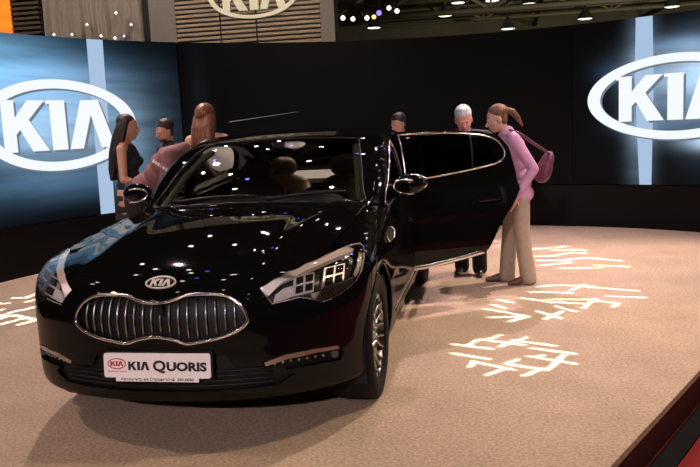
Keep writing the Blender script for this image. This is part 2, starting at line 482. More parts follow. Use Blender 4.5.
xs_ = [bx(x) for x in (12, 42, 143, 151, 176, 221, 257, 322, 336)]
sp_main = slat_panel('slatted_panel', xs_[4]+.02, xs_[7]-.02, 'beige horizontally slatted panel with oval logo above the LED wall', .076)
slat_panel('slatted_panel', xs_[0]+.02, xs_[1]-.02, 'narrow dark brown slatted panel between orange screen and curtain', .085, mslat=mat('slat_dark', (.075, .052, .036), .7, noise=.1, nscale=20))
for x in (xs_[5], xs_[6]):
    MB().box((x-.012, YB-.058, 2.3), (x+.012, YB-.04, ZT)).build('seam', brown, sp_main, base=np.array(sp_main.location), smooth=False)
# oval logo on the slats
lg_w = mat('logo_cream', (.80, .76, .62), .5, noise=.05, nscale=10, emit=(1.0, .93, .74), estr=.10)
oc = at_y(256, 19, YB); half = (at_y(299, 0, YB)[0]-at_y(213, 0, YB)[0])/2*1.06
zc_ = oc[2] + .40
def pn(u, v, h): return (oc[0]+u, YB-h, zc_+v)
o_, i_ = oval_ring(half, .40, half-.085, .40-.06)
mb = MB(); ring_mesh(mb, o_, i_, pn, .055, .09); mb.build('oval_ring', lg_w, sp_main, base=np.array(sp_main.location), smooth=False)
for nm, poly in kia_letters(.46):
    mb = MB(); mb.prism([(p[0]*.9, p[1]-.03) for p in poly], .055, .085, pn); mb.build(nm, lg_w, sp_main, base=np.array(sp_main.location), smooth=False)
tag(MB().box((xs_[7], YB-.12, STZ), (xs_[8], YB+.2, ZT)).build('panel_post', greyp, smooth=False), 'plain grey brown end post beside the beige slatted panel', 'post')
tag(MB().box((xs_[3]-.02, YB-.02, STZ), (xs_[4], YB+.12, ZT)).build('flat_panel', greyp, smooth=False), 'flat grey brown panel between curtain and beige slats', 'wall panel')
tag(MB().box((xs_[2], YB-.0, STZ), (xs_[3]-.03, YB+.1, ZT)).build('gap_panel', mat('gap_black', (.006, .006, .007), .8, noise=.2, nscale=9), smooth=False), 'thin black gap strip beside the grey curtain', 'strip')
# curtain
mb = MB(); n = 150
ss = np.linspace(xs_[1], xs_[2], n)
yy = YB + .02 + .035*np.sin(ss*23) + .02*np.sin(ss*51+1) + .012*np.sin(ss*9)
v = []; 
for x, y in zip(ss, yy): v += [(x, y, STZ), (x, y, ZT)]
for x, y in zip(ss, yy): v += [(x, y+.012, STZ), (x, y+.012, ZT)]
f = [(2*i, 2*i+1, 2*i+3, 2*i+2) for i in range(n-1)] + [(2*n+2*i, 2*n+2*i+2, 2*n+2*i+3, 2*n+2*i+1) for i in range(n-1)]
mb.add(v, f)
tag(mb.build('curtain', mat('curtain_grey', (.30, .25, .225), .75, noise=.08, nscale=14)), 'grey pleated curtain hanging above the blue LED screen', 'curtain')
# orange screen
om = screen_material('orange_picture', [(0, 0, 50, 50, 2, (1.0, .25, .02), 1.0)], (.02, .004, 0), (1.2, 7, 1), 1.1)
osx = at_y(-60, 20, YB)[0]
oo = MB().box((osx, YB-.1, 1.8), (xs_[0], YB, ZT)).build('orange_screen', om, smooth=False)
uv = oo.data.uv_layers.new(name='UVMap')
for lp in oo.data.loops:
    p = oo.data.vertices[lp.vertex_index].co; uv.data[lp.index].uv = (p.x*.6+p.z, p.z)
tag(oo, 'bright orange picture screen beside the narrow slatted panel', 'screen')

# ------------------------------------------------------------------ hall roof
olive = mat('roof_olive', (.13, .115, .075), .8, noise=.35, nscale=.6)
olive2 = mat('truss_olive', (.09, .081, .052), .7, noise=.1, nscale=3)
mb = MB(); mb.box((-45, -14, 9.6), (60, 62, 9.8))
tag(mb.build('ceiling', olive, smooth=False), kind='structure')
tag(MB().box((-45, 61, STZ), (60, 61.3, 9.6)).build('wall_far', mat('far_wall_lightened', (.22, .20, .14), .8, noise=.3, nscale=.5), smooth=False), kind='structure')  # base colour lightened to make up for light lost over the distance
def truss(y, z0, z1, x0, x1, step, label, shade):
    olive2 = mat('truss_olive_%s' % shade, (shade, shade*.9, shade*.58), .7, noise=.1, nscale=3)  # base colour darker near the uplights, paler far off, evening out their falloff
    t = empty('roof_truss', ((x0+x1)/2, y, z0), label, 'truss', 'roof trusses over the hall')
    b = np.array(((x0+x1)/2, y, z0))
    for nm, yy, zz in (('bottom_chord', y, z0), ('top_chord', y, z1), ('side_chord', y+.9, (z0+z1)/2)):
        MB().tube([(x0, yy, zz), (x1, yy, zz)], .10, 8).build(nm, olive2, t, base=b)
    k = 0
    for x in np.arange(x0, x1-step*.5, step):
        za, zb = (z0, z1) if k % 2 == 0 else (z1, z0)
        MB().tube([(x, y, za), (x+step, y, zb)], .07, 6).build('diagonal_brace', olive2, t, base=b)
        if k % 2 == 0: MB().tube([(x, y, z0), (x, y, z1)], .05, 6).build('vertical_brace', olive2, t, base=b)
        k += 1
    return t
truss(24, 5.15, 6.3, -6, 26, 1.9, 'olive steel roof truss nearest behind the LED wall, colour darkened against lamp falloff', .045)
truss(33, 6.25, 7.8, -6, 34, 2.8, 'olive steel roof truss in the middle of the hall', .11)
truss(44, 7.3, 9.2, -6, 42, 3.6, 'olive steel roof truss deepest in the hall, colour lightened against lamp falloff', .24)
for xx, lab in ((3.5, 'long olive beam running into the hall behind the slatted panel'), (11.5, 'long olive beam running into the hall behind the black screen section'), (19.5, 'long olive beam running into the hall above the white-logo screen')):
    tag(MB().tube([(xx, 22, 6.6), (xx+1.5, 60, 8.6)], .16, 8).build('roof_beam', olive2), lab, 'beam')

# lamps: small stage lanterns, can + yoke + glowing lens
def lantern(name, label, group, col, strength, r=.075):
    t = empty(name, (0, 0, 0), label, 'lamp', group)
    MB().lathe([(0, .26), (r*.7, .25), (r*1.05, .16), (r*1.1, .0), (r*1.0, 0), (r*.95, .02)], 20).build('can', mattblack, t)
    MB().tube([(-r*1.3, 0, .10), (-r*1.3, 0, .34), (r*1.3, 0, .34), (r*1.3, 0, .10)], .012, 6).build('yoke', mattblack, t)
    MB().lathe([(0, .012), (r*.55, .010), (r*.93, .012), (r*.93, .02), (0, .021)], 20).build('lens', emat('lens_'+name+str(col)+str(strength), col, strength), t)
    return t
def put(proto, loc, target, used=[], label=None):
    o = copy_tree(proto)
    o.location = loc
    d = Vector(target)-Vector(loc)
    o.rotation_euler = d.to_track_quat('-Z', 'Y').to_euler()
    if label: o['label'] = label
    return o
def lamp_set(proto, items):
    for i, (loc, tgt) in enumerate(items):
        if i == 0:
            proto.location = loc; proto.rotation_euler = (Vector(tgt)-Vector(loc)).to_track_quat('-Z', 'Y').to_euler()
        else: put(proto, loc, tgt)
# those in view over the wall, a row on a pipe and roof lights beyond
near = [(343, 18), (353, 19), (367, 18), (389, 8), (397, 11)]
cen = np.array((1.5, 1.0, 1.2))
mlw = lantern('stage_lantern', 'white stage lantern hanging in the hall beside the slatted panel', 'white lanterns beside the slatted panel', (1.0, .93, .82), 3.0, .048)
lamp_set(mlw, [(tuple(at_y(x, y, 12.0+.35*(i % 2))), tuple(cen)) for i, (x, y) in enumerate(near)])
mly = lantern('stage_lantern', 'amber stage lantern hanging in the hall among the white lanterns', None, (1.0, .62, .18), 2.0, .045)
lamp_set(mly, [(tuple(at_y(374, 17, 11.7)), tuple(cen))])
mlb = lantern('stage_lantern', 'violet blue stage lantern hanging in the hall among the white lanterns', None, (.25, .18, 1.0), 2.0, .055)
lamp_set(mlb, [(tuple(at_y(379, 13, 12.2)), tuple(cen))])
bpy.context.view_layer.update()
for o in [o for o in bpy.data.objects if o.name.startswith('stage_lantern')]:
    tp = o.matrix_world @ Vector((0, 0, .335))
    h = MB().tube([tuple(tp), (tp.x, tp.y, 9.6)], .012, 6).build('hanger', mattblack, base=(0, 0, 0))
    h.parent = o; h.matrix_parent_inverse = o.matrix_world.inverted()
def roof_light():
    t = empty('roof_light', (0, 0, 0), 'white roof light hanging over the far hall', 'lamp', 'roof lights in the far hall')
    MB().lathe([(.05, .5), (.10, .42), (.30, .05), (.31, .0), (.29, .0)], 20).build('shade', mattblack, t)
    MB().lathe([(0, -.03), (.2, -.01), (.28, .01), (0, .012)], 20).build('lens', emat('roof_lens', (1.0, .96, .86), 3.2), t)
    MB().tube([(0, 0, .45), (0, 0, 2.2)], .02, 6).build('rod', mattblack, t)
    return t
rl = roof_light()
for i, (x, y) in enumerate([(374, 28), (445, 16), (458, 3), (492, 1), (529, 4), (585, 19), (508, 29), (672, 7)]):
    o = rl if i == 0 else copy_tree(rl)
    o.location = tuple(at_y(x, y, 30))
    w_ = ['closest to the beige slatted panel', 'over the black screen section', 'high over the black screen section', 'beside the long middle beam', 'above the woman in pink', 'above the edge of the white-logo screen', 'low over the black screen section', 'above the white-logo screen'][i]
    o['label'] = 'white roof light hanging in the far hall ' + w_
# small reflector lamps in front of the curtain
ml = lantern('clip_lamp', 'tiny bright clip lamp in front of the grey curtain', 'clip lamps before the curtain', (1.0, .92, .78), 4.0, .020)
lamp_set(ml, [(tuple(at_y(x, y, YB-.348)), (tuple(at_y(x, y+30, 3.0)))) for x, y in ((54, 34.5), (72, 34.5), (87, 24.5), (101, 36), (116, 13), (131, 24.5), (115, 38))])
ml = lantern('clip_lamp', 'tiny violet clip lamp in front of the grey curtain', None, (.72, .45, 1.0), 3.0, .020)
lamp_set(ml, [(tuple(at_y(124, 36, YB-.30)), tuple(at_y(124, 70, 3)))])

# stage rig over the car (above the frame, mirrored in the paint)
def big_lantern(i, o, colour):
    lab = ['amber', 'pink', 'warm', 'amber', 'pink', 'amber', 'pink', 'warm'][i % 8]
    t = lantern('rig_lantern', 'large %s-tinted unseen lantern lighting the stage' % lab, 'large lanterns over the stage', colour, 30.0, .10)
    t.location = Vector(o.location) + (o.matrix_basis.to_3x3() @ Vector((0, 0, .03)))
    t.rotation_euler = o.rotation_euler
    return t
for i, (o, s) in enumerate(zip(SPOTS, STAGE_SPOTS)): big_lantern(i, o, s[3])
for i, (o, s) in enumerate(zip(HSPOTS[:2], HALL_SPOTS[:2])):
    t = lantern('flood_lantern', 'flood lantern lighting the slatted panel and curtain', 'floods on the slatted panel', s[3], 8.0, .10)
    t.location = Vector(o.location) + (o.matrix_basis.to_3x3() @ Vector((0, 0, .03))); t.rotation_euler = o.rotation_euler
rig_w = lantern('rig_spot', 'small white spot on the lighting rig over the stage', 'small white spots on the stage rig', (1.0, .93, .84), 60.0, .06)
its = []
for yy, zz in ((1.8, 6.3), (3.6, 6.3), (5.6, 6.4), (7.6, 6.5), (10.2, 6.6), (13.5, 6.8)):
    for k, xx in enumerate(np.linspace(-5.0, 6.6, 10)):
        if rng.random() < .33: continue
        its.append(((xx+rng.uniform(-.5, .5), yy+rng.uniform(-.5, .5), zz+rng.uniform(-.15, .15)), (rng.uniform(-.8, 1.6), rng.uniform(-.5, 2.5), .6)))
for yy in (-1.5, -4.5, -7.5):
    for xx in np.linspace(-5, 6, 8):
        if rng.random() < .25: continue
        its.append(((xx+rng.uniform(-.5, .5), yy+rng.uniform(-.6, .6), 6.3+rng.uniform(-.15, .15)), (rng.uniform(-.8, 1.6), rng.uniform(-.5, 2.5), .6)))
lamp_set(rig_w, its)
rig_b = lantern('rig_spot', 'small violet blue spot on the lighting rig over the stage', 'small blue spots on the stage rig', (.16, .12, 1.0), 34.0, .06)
lamp_set(rig_b, [((rng.uniform(-4, 4.5), yy, 6.4+rng.uniform(-.1, .2)), (0.2, .6, .8)) for yy in (2.6, 4.6, 6.4, 6.8, 8.4, 9.0, 11.8, 12.2)])
for yy, zz, lab in ((-1.5, 6.95, 'over the front edge of the stage'), (-4.5, 6.95, 'over the red carpet'), (-7.5, 6.95, 'far out over the red carpet'), (1.8, 6.95, 'over the bonnet'), (3.6, 6.95, 'over the windscreen'), (5.6, 7.0, 'over the boot'), (7.6, 7.1, 'over the curved wall')):
    tag(MB().tube([(-6.5, yy, zz), (7.5, yy, zz)], .03, 8).build('rig_pipe', mattblack), 'black rig pipe hung with spots ' + lab, 'pipe')
# ================================================================== the car
def spline(xs, ys):
    """natural cubic spline, straight beyond its ends"""
    x = np.asarray(xs, float); y = np.asarray(ys, float); n = len(x); h = np.diff(x)
    A = np.eye(n); b = np.zeros(n)
    for i in range(1, n-1):
        A[i, i-1] = h[i-1]; A[i, i] = 2*(h[i-1]+h[i]); A[i, i+1] = h[i]
        b[i] = 6*((y[i+1]-y[i])/h[i]-(y[i]-y[i-1])/h[i-1])
    m = np.linalg.solve(A, b)
    d0 = (y[1]-y[0])/h[0]-h[0]*m[1]/6; d1 = (y[-1]-y[-2])/h[-1]+h[-1]*m[-2]/6
    def f(q):
        q = np.asarray(q, float); i = np.clip(np.searchsorted(x, q)-1, 0, n-2)
        t0 = x[i+1]-q; t1 = q-x[i]; hh = h[i]
        r = (m[i]*t0**3+m[i+1]*t1**3)/(6*hh)+(y[i]/hh-m[i]*hh/6)*t0+(y[i+1]/hh-m[i+1]*hh/6)*t1
        return np.where(q < x[0], y[0]+(q-x[0])*d0, np.where(q > x[-1], y[-1]+(q-x[-1])*d1, r))
    return f
def smax(a, b, k):
    h = np.maximum(k-np.abs(a-b), 0)/k
    return np.maximum(a, b)+h**3*k/6
def smin(a, b, k): return -smax(-a, -b, k)
# profiles, metres; y runs from the nose to the tail, x to the car's left
P_plan = spline([-.2, .3, .9, 1.6, 2.6, 3.5, 4.1, 4.7, 5.2], [.93, .935, .945, .943, .945, .946, .94, .90, .84])
P_side = spline([.08, .16, .26, .36, .48, .60, .70, .78, .86, .94, 1.02, 1.14], [-.10, -.060, -.030, -.012, -.002, -.002, -.006, -.003, -.022, -.058, -.10, -.175])
P_hood = spline([-.1, .02, .12, .28, .55, .9, 1.3, 1.6, 1.9, 2.6, 3.6, 4.25, 4.55, 4.9, 5.2], [.69, .765, .822, .878, .935, .984, 1.022, 1.040, 1.04, 1.0, 1.02, 1.07, 1.105, 1.115, 1.09])
P_nose = spline([.08, .15, .22, .28, .36, .44, .52, .60, .66, .71, .76, .81, .87, 1.0], [.20, .120, .052, .022, .012, .010, .010, .008, .011, .021, .038, .070, .135, .34])
P_tail = spline([.1, .2, .35, .5, .7, .9, 1.05, 1.2], [4.95, 5.03, 5.08, 5.09, 5.07, 5.05, 5.03, 4.98])
G_plan = spline([1.2, 1.5, 1.75, 2.0, 2.4, 2.9, 3.4, 3.8, 4.2, 4.6, 5.1], [.74, .80, .838, .864, .886, .892, .882, .85, .79, .71, .58])
G_tum = spline([.8, .95, 1.05, 1.15, 1.25, 1.35, 1.45, 1.55], [-.02, 0, .012, .029, .052, .084, .126, .185])
G_top = spline([1.25, 1.45, 1.59, 1.69, 1.95, 2.20, 2.40, 2.65, 2.9, 3.15, 3.45, 3.75, 4.05, 4.35, 4.65, 4.95], [.815, .962, 1.058, 1.122, 1.266, 1.374, 1.428, 1.469, 1.490, 1.496, 1.485, 1.445, 1.375, 1.277, 1.163, 1.03])
def Fbody(x, y, z):
    ax = np.abs(x)
    side = ax-(P_plan(y)+P_side(z))
    crown = .098*(ax/.86)**2.3*np.clip(1-(y-.3)*.35, .45, 1.0)
    ridge = .012*np.exp(-((ax-(.40+.12*np.clip(y, 0, 1.6)))/.075)**2)*np.clip((y-.12)/.3, 0, 1)*np.clip((1.9-y)/.3, 0, 1)
    top = z-(P_hood(y)-crown+ridge)
    q = np.minimum(ax/.962, .9995)
    n = 2.3
    el = .83*(1-(1-q**n)**(1/n)) + np.maximum(ax-.961, 0)*6
    front = (P_nose(z)+el)-y
    front = front*.9
    rear = y-(P_tail(z)-.45*(1-(1-np.minimum(ax/.93, .9995)**3)**(1/3.)) - np.maximum(ax-.93, 0)*4)
    bot = (.175+.068*np.clip((1.25-y)/.6, 0, 1)+.03*np.clip(y-4.3, 0, 1))-z
    f = smax(side, top, .11)
    f = smax(f, front, .09)
    f = smax(f, rear, .10)
    return smax(f, bot, .05)
def Fgreen(x, y, z):
    ax = np.abs(x)
    side = (ax-(G_plan(y)-G_tum(z)))*.93
    yy = y-.075*(ax/.7)**2*np.clip((3.1-y)/1.3, 0, 1)+.16*(ax/.7)**2*np.clip((y-3.3)/1.2, 0, 1)
    top = (z-(G_top(yy)-.024*(ax/.6)**2))*.93
    return smax(smax(smax(side, top, .10), .82-z, .03), y-4.9, .05)
def F(P):
    x, y, z = P[..., 0], P[..., 1], P[..., 2]
    return smin(Fbody(x, y, z), Fgreen(x, y, z), .03)
def gradF(P):
    e = 1.5e-3; g = np.zeros_like(P)
    for i in range(3):
        d = np.zeros(3); d[i] = e
        g[..., i] = F(P+d)-F(P-d)
    return g/(np.linalg.norm(g, axis=-1)[..., None]+1e-12)
def root(O, D, t0, t1, it=36):
    """point where a ray from inside leaves the body"""
    a = np.full(len(O), float(t0)); b = np.full(len(O), float(t1))
    for _ in range(it):
        m = (a+b)/2; ins = F(O+D*m[:, None]) < 0
        a = np.where(ins, m, a); b = np.where(ins, b, m)
    return O+D*((a+b)/2)[:, None]
class Proj: pass
def mk(name, to3, to2):
    p = Proj(); p.name = name; p.to3 = to3; p.to2 = to2
    return p
def _top3(U):
    U = np.asarray(U, float); n = len(U)
    return root(np.c_[U, np.full(n, .55)], np.tile((0, 0, 1.), (n, 1)), 0, 1.4)
def _side3(s):
    def f(U):
        U = np.asarray(U, float); n = len(U)
        return root(np.c_[np.zeros(n), U], np.tile((s, 0, 0.), (n, 1)), .02, 1.4)
    return f
FA = 1.15
def _front3(U):
    U = np.asarray(U, float); t = U[:, 0]/.9; n = len(U)
    return root(np.c_[np.zeros(n), np.full(n, FA), U[:, 1]], np.c_[np.sin(t), -np.cos(t), np.zeros(n)], .02, 2.0)
def _rear3(U):
    U = np.asarray(U, float); t = U[:, 0]/.9; n = len(U)
    return root(np.c_[np.zeros(n), np.full(n, 4.1), U[:, 1]], np.c_[np.sin(t), np.cos(t), np.zeros(n)], .02, 2.0)
RZ = .90
def _roll3(U):
    U = np.asarray(U, float); t = U[:, 0]/.62; n = len(U)
    return root(np.c_[np.zeros(n), U[:, 1], np.full(n, RZ)], np.c_[np.sin(t), np.zeros(n), np.cos(t)], .01, 1.6)
TOP = mk('top', _top3, lambda P: P[:, :2])
SIDE = mk('side', _side3(1), lambda P: P[:, 1:])
SIDER = mk('sider', _side3(-1), lambda P: P[:, 1:])
FRONT = mk('front', _front3, lambda P: np.c_[np.arctan2(P[:, 0], FA-P[:, 1])*.9, P[:, 2]])
REAR = mk('rear', _rear3, lambda P: np.c_[np.arctan2(P[:, 0], P[:, 1]-4.1)*.9, P[:, 2]])
ROLL = mk('roll', _roll3, lambda P: np.c_[np.arctan2(P[:, 0], P[:, 2]-RZ)*.62, P[:, 1]])
def resample(poly, step, closed=True):
    P = np.asarray(poly, float)
    if closed: P = np.vstack([P, P[:1]])
    out = []
    for a, b in zip(P[:-1], P[1:]):
        k = max(1, int(round(np.linalg.norm(b-a)/step)))
        for i in range(k): out.append(a+(b-a)*i/k)
    if not closed: out.append(P[-1])
    return np.array(out)
def smooth_closed(pts, n=8):
    """Catmull-Rom through points, closed"""
    P = np.asarray(pts, float); m = len(P); out = []
    for i in range(m):
        p0, p1, p2, p3 = P[i-1], P[i], P[(i+1) % m], P[(i+2) % m]
        for k in range(n):
            t = k/n
            out.append(.5*((2*p1)+(-p0+p2)*t+(2*p0-5*p1+4*p2-p3)*t*t+(-p0+3*p1-3*p2+p3)*t**3))
    return np.array(out)
def smooth_open(pts, n=8):
    P = np.asarray(pts, float); P = np.vstack([2*P[0]-P[1], P, 2*P[-1]-P[-2]]); out = []
    for i in range(1, len(P)-2):
        p0, p1, p2, p3 = P[i-1], P[i], P[i+1], P[i+2]
        for k in range(n):
            t = k/n
            out.append(.5*((2*p1)+(-p0+p2)*t+(2*p0-5*p1+4*p2-p3)*t*t+(-p0+3*p1-3*p2+p3)*t**3))
    out.append(P[-2])
    return np.array(out)
def inpoly(Q, poly):
    x, y = Q[:, 0], Q[:, 1]; P = np.asarray(poly); n = len(P); r = np.zeros(len(Q), bool)
    j = n-1
    for i in range(n):
        c = ((P[i, 1] > y) != (P[j, 1] > y))
        with np.errstate(divide='ignore', invalid='ignore'):
            xi = (P[j, 0]-P[i, 0])*(y-P[i, 1])/(P[j, 1]-P[i, 1]+1e-15)+P[i, 0]
        r ^= c & (x < xi); j = i
    return r
def tri2d(poly, holes, step):
    """triangulated region: dense border, even grid inside"""
    polys = [resample(poly, step)]+[resample(h, step*.8) for h in holes]
    pts = []; edges = []
    for P in polys:
        k = len(pts); pts += [tuple(p) for p in P]; edges += [(k+i, k+(i+1) % len(P)) for i in range(len(P))]
    B = np.array(pts)
    lo, hi = polys[0].min(0), polys[0].max(0)
    gx = np.arange(lo[0]+step*.5, hi[0], step); gy = np.arange(lo[1]+step*.5, hi[1], step*.9)
    G = np.array([(x+(step*.5 if j % 2 else 0), y) for j, y in enumerate(gy) for x in gx])
    if len(G):
        ok = inpoly(G, polys[0])
        for h in polys[1:]: ok &= ~inpoly(G, h)
        G = G[ok]
    if len(G):
        keep = np.ones(len(G), bool)
        for c in range(0, len(G), 2000):
            d = ((G[c:c+2000, None]-B[None])**2).sum(2).min(1); keep[c:c+2000] = d > (step*.5)**2
        G = G[keep]
        pts += [tuple(g) for g in G]
    r = delaunay_2d_cdt([Vector(p) for p in pts], edges, [], 0, 1e-7)
    V = np.array([tuple(v) for v in r[0]]); T = [tuple(t) for t in r[2] if len(t) == 3]
    C = np.array([V[list(t)].mean(0) for t in T])
    ok = inpoly(C, polys[0])
    for h in polys[1:]: ok &= ~inpoly(C, h)
    T = [t for t, k in zip(T, ok) if k]
    return V, T
CAR = np.array((0.0, 2.55, 0.0))
def patch(name, m, parent, poly, proj, step=.03, off=0.0, holes=(), rim=.012, xf=None, thick=None):
    """trimmed piece of the body surface, with its edge turned in"""
    V2, T = tri2d(poly, holes, step)
    V = proj.to3(V2); Nn = gradF(V)
    V = V+Nn*off
    T2 = []
    for t in T:
        n = np.cross(V[t[1]]-V[t[0]], V[t[2]]-V[t[0]])
        T2.append(t if n @ Nn[t[0]] > 0 else (t[0], t[2], t[1]))
    cnt = {}
    for t in T2:
        for a, b in ((t[0], t[1]), (t[1], t[2]), (t[2], t[0])): cnt[(a, b)] = 1
    bd = [(a, b) for (a, b) in cnt if (b, a) not in cnt]
    faces = list(T2); VV = [V]; NN = [Nn]; k = len(V)
    if rim:
        idx = sorted({i for e in bd for i in e}); mp = {}
        # separate verts for the rim so that the surface normals stay clean
        top = V[idx]; nn = Nn[idx]; low = top-nn*rim
        out = np.zeros_like(nn)
        for (a, b) in bd:
            d = np.cross(V[b]-V[a], Nn[a]); d /= np.linalg.norm(d)+1e-12
            out[idx.index(a)] += d; out[idx.index(b)] += d
        out /= np.linalg.norm(out, axis=1)[:, None]+1e-12
        VV += [top, low]; NN += [out, out]
        for q, i in enumerate(idx): mp[i] = q
        n = len(idx)
        faces += [(k+mp[b], k+mp[a], k+n+mp[a], k+n+mp[b]) for (a, b) in bd]
        if thick:
            k2 = k+2*n
            VV.append(V-Nn*rim); NN.append(-Nn); faces += [(k2+t[0], k2+t[2], k2+t[1]) for t in T2]
    V = np.vstack(VV); Nn = np.vstack(NN)
    if xf is not None:
        V = xf(V); Nn = xf(Nn+0.0, True)
    return mkobj(name, V-CAR, faces, m, parent, True, Nn)
def hit(pts):
    """photo pixels to points on the body: first crossing along each sight line"""
    out = []
    for px, py in pts:
        d = ray(px, py); d = d/np.linalg.norm(d)
        t = np.linspace(2.0, 9.0, 1400); f = F(CP+d*t[:, None])
        k = np.argmax(f < 0)
        if f[k] >= 0: k = int(np.argmin(f)); out.append(CP+d*t[k]); continue
        a, b = t[k-1], t[k]
        for _ in range(30):
            m = (a+b)/2
            if F((CP+d*m)[None])[0] < 0: b = m
            else: a = m
        out.append(CP+d*a)
    return np.array(out)
def mirx(P): return np.asarray(P)*np.array((-1, 1, 1.0))
def on_surface(P2, proj, off): 
    V = proj.to3(P2); return V+gradF(V)*off
def strip_tube(name, m, parent, P2, proj, r, off=0.0, closed=False, flat=None, xf=None, n=8):
    V = on_surface(P2, proj, off)
    if xf: V = xf(V)
    return MB().tube(V, r, n, closed=closed, flat=flat).build(name, m, parent, base=CAR)

car = empty('car', tuple(CAR), 'glossy black luxury sedan with tall chrome grille and open rear door', 'car')

# ---- wheels (axles), arches
AX = [(.865, 1), (3.91, 1)]
WRAD = .352
def arch(yc, n=22, r=.398, z0=.20):
    a0 = math.asin((z0-.352)/r)
    return [(yc-r*math.cos(a), .352+r*math.sin(a)) for a in np.linspace(a0, math.pi-a0, n)]

# ---- headlights: outline traced on the car's left lamp, mirrored for the other
hl_px = [(259.7, 288.2), (273, 280), (287, 272), (306, 263.5), (325.6, 255), (340, 248.8), (351, 244.4), (360, 242.6), (363.6, 246), (364.4, 256), (362, 270), (357, 280), (349, 288), (340.6, 293.5), (331, 299), (323.5, 301.7), (310.6, 299), (300, 297.5), (286, 301), (272, 304)]
HL = FRONT.to2(hit(hl_px))
# ---- grille outline: both halves averaged
gr_px = [(156, 303.4), (166, 302.3), (174.3, 298.6), (185.7, 295.7), (207, 295), (228.6, 296.2), (240, 307), (247, 321), (237, 332.9), (220, 338.6), (203, 342), (188.6, 343.4), (174.3, 340), (156, 337)]
grl_px = [(156, 303.4), (145.7, 303.2), (134.3, 301), (124.3, 296), (112, 295), (98, 296.5), (84, 301), (75.7, 317), (81, 326), (97, 335.7), (112, 340), (128.6, 343.4), (140, 339), (156, 337)]
ga = FRONT.to2(hit(gr_px)); gb = FRONT.to2(mirx(hit(grl_px)))
gh = (ga+gb)/2; gh[0, 0] = gh[-1, 0] = 0.0
GR = np.vstack([gh, (gh[1:-1]*np.array((-1, 1)))[::-1]])
GR = smooth_closed(GR, 5)

# ---- bonnet
hood_half = [(0, .155), (.20, .160), (.38, .185), (.50, .225), (.585, .30), (.655, .42), (.705, .60), (.735, .85), (.755, 1.15), (.765, 1.45), (.765, 1.62)]
hood_rear = [(.70, 1.63), (.55, 1.575), (.35, 1.52), (.15, 1.495), (0, 1.49)]
hh = smooth_open(hood_half, 5); hr = np.array(hood_rear)
hood_poly = np.vstack([hh, hr, (hr[:-1]*np.array((-1, 1)))[::-1], (hh[1:]*np.array((-1, 1)))[::-1]])
hood = patch('hood', paint, car, hood_poly, TOP, .028)
# ---- front bumper with lamp and grille openings; its upper edge follows the bonnet
g_ = .004
he = smooth_open([(p[0]+.004*(p[0] > .45), p[1]-.004) for p in hood_half[:7]], 5)
he3 = FRONT.to2(TOP.to3(he))
arch_f = [(y, z) for (y, z) in arch(.865, 40) if y < .60 and z > .265]
seam = [(.70, .885), (.66, .80), (.60, .66)]
ar3 = FRONT.to2(SIDE.to3(np.array(arch_f)))[::-1]
se3 = FRONT.to2(SIDE.to3(np.array([(.62, .80), (.60, .72), (.575, .66)])))
side_end = ar3
low = [(ar3[-1][0]-.01, .262), (1.0, .258), (.8, .256), (.5, .256), (.25, .256), (0, .256)]
half = np.vstack([he3, se3, side_end[np.argsort(-side_end[:, 1])], low])
bump_poly = np.vstack([half, (half[1:-1]*np.array((-1, 1)))[::-1]])
HLm = HL*np.array((-1, 1))
fogL = FRONT.to2(hit([(262, 362), (285, 354), (315, 348), (338, 345), (344, 352), (341, 360), (318, 364), (290, 369), (268, 372)]))
fogR = fogL*np.array((-1, 1))
intake_half = [(0, .49), (.25, .49), (.28, .425), (.44, .415), (.50, .36), (.44, .318), (.2, .312), (0, .312)]
ih = np.array(intake_half); intake = np.vstack([ih, (ih[1:-1]*np.array((-1, 1)))[::-1]])
lip_half = np.array([(0, .262), (.3, .262), (.55, .268), (.68, .285), (.66, .245), (.4, .225), (0, .220)])
lip = np.vstack([lip_half, (lip_half[1:-1]*np.array((-1, 1)))[::-1]])
bumper = patch('front_bumper', paint, car, bump_poly, FRONT, .024, holes=[HL, HLm, GR, fogL, fogR, intake], rim=.03)
patch('lower_intake', blackpl, car, intake, FRONT, .03, off=-.022, rim=0)
# mesh bars of the intakes
for z in (.335, .358, .381, .404):
    P2 = np.array([(x, z) for x in np.linspace(-.42, .42, 30)]); strip_tube('intake_bar', blackpl, car, P2, FRONT, .006, -.014)
# ---- grille
gback = patch('grille', blackpl, car, GR, FRONT, .03, off=-.030, rim=0)
strip_tube('chrome_surround', chrome, gback, GR, FRONT, .0085, .004, closed=True, n=8)
gx = GR[:, 0]; gmax = gx.max()
for i, u in enumerate(np.linspace(-gmax+.045, gmax-.045, 18)):
    # vertical extent of the outline at this place
    zz = []
    for a, b in zip(GR, np.roll(GR, -1, 0)):
        if (a[0]-u)*(b[0]-u) <= 0 and abs(a[0]-b[0]) > 1e-9: zz.append(a[1]+(b[1]-a[1])*(u-a[0])/(b[0]-a[0]))
    z0, z1 = min(zz), max(zz)
    P2 = np.array([(u, z) for z in np.linspace(z0+.008, z1-.006, 10)])
    bulge = np.sin(np.linspace(0, math.pi, 10))
    V = FRONT.to3(P2); N_ = gradF(V); V = V+N_*(-.016+.008*bulge)[:, None]
    MB().tube(V, [.0030]*10, 6, flat=(1.0, 1.3), up=(1, 0, 0)).build('grille_slat', satin, gback, base=CAR)
p_ = FRONT.to3(np.array([(.02, (GR[:, 1].max()+GR[:, 1].min())/2+.045)]))[0]
MB().box(p_-np.array((.017, .012, .016)), p_+np.array((.017, .03, .016))).build('camera_sensor', blackpl, gback, base=CAR, smooth=False)

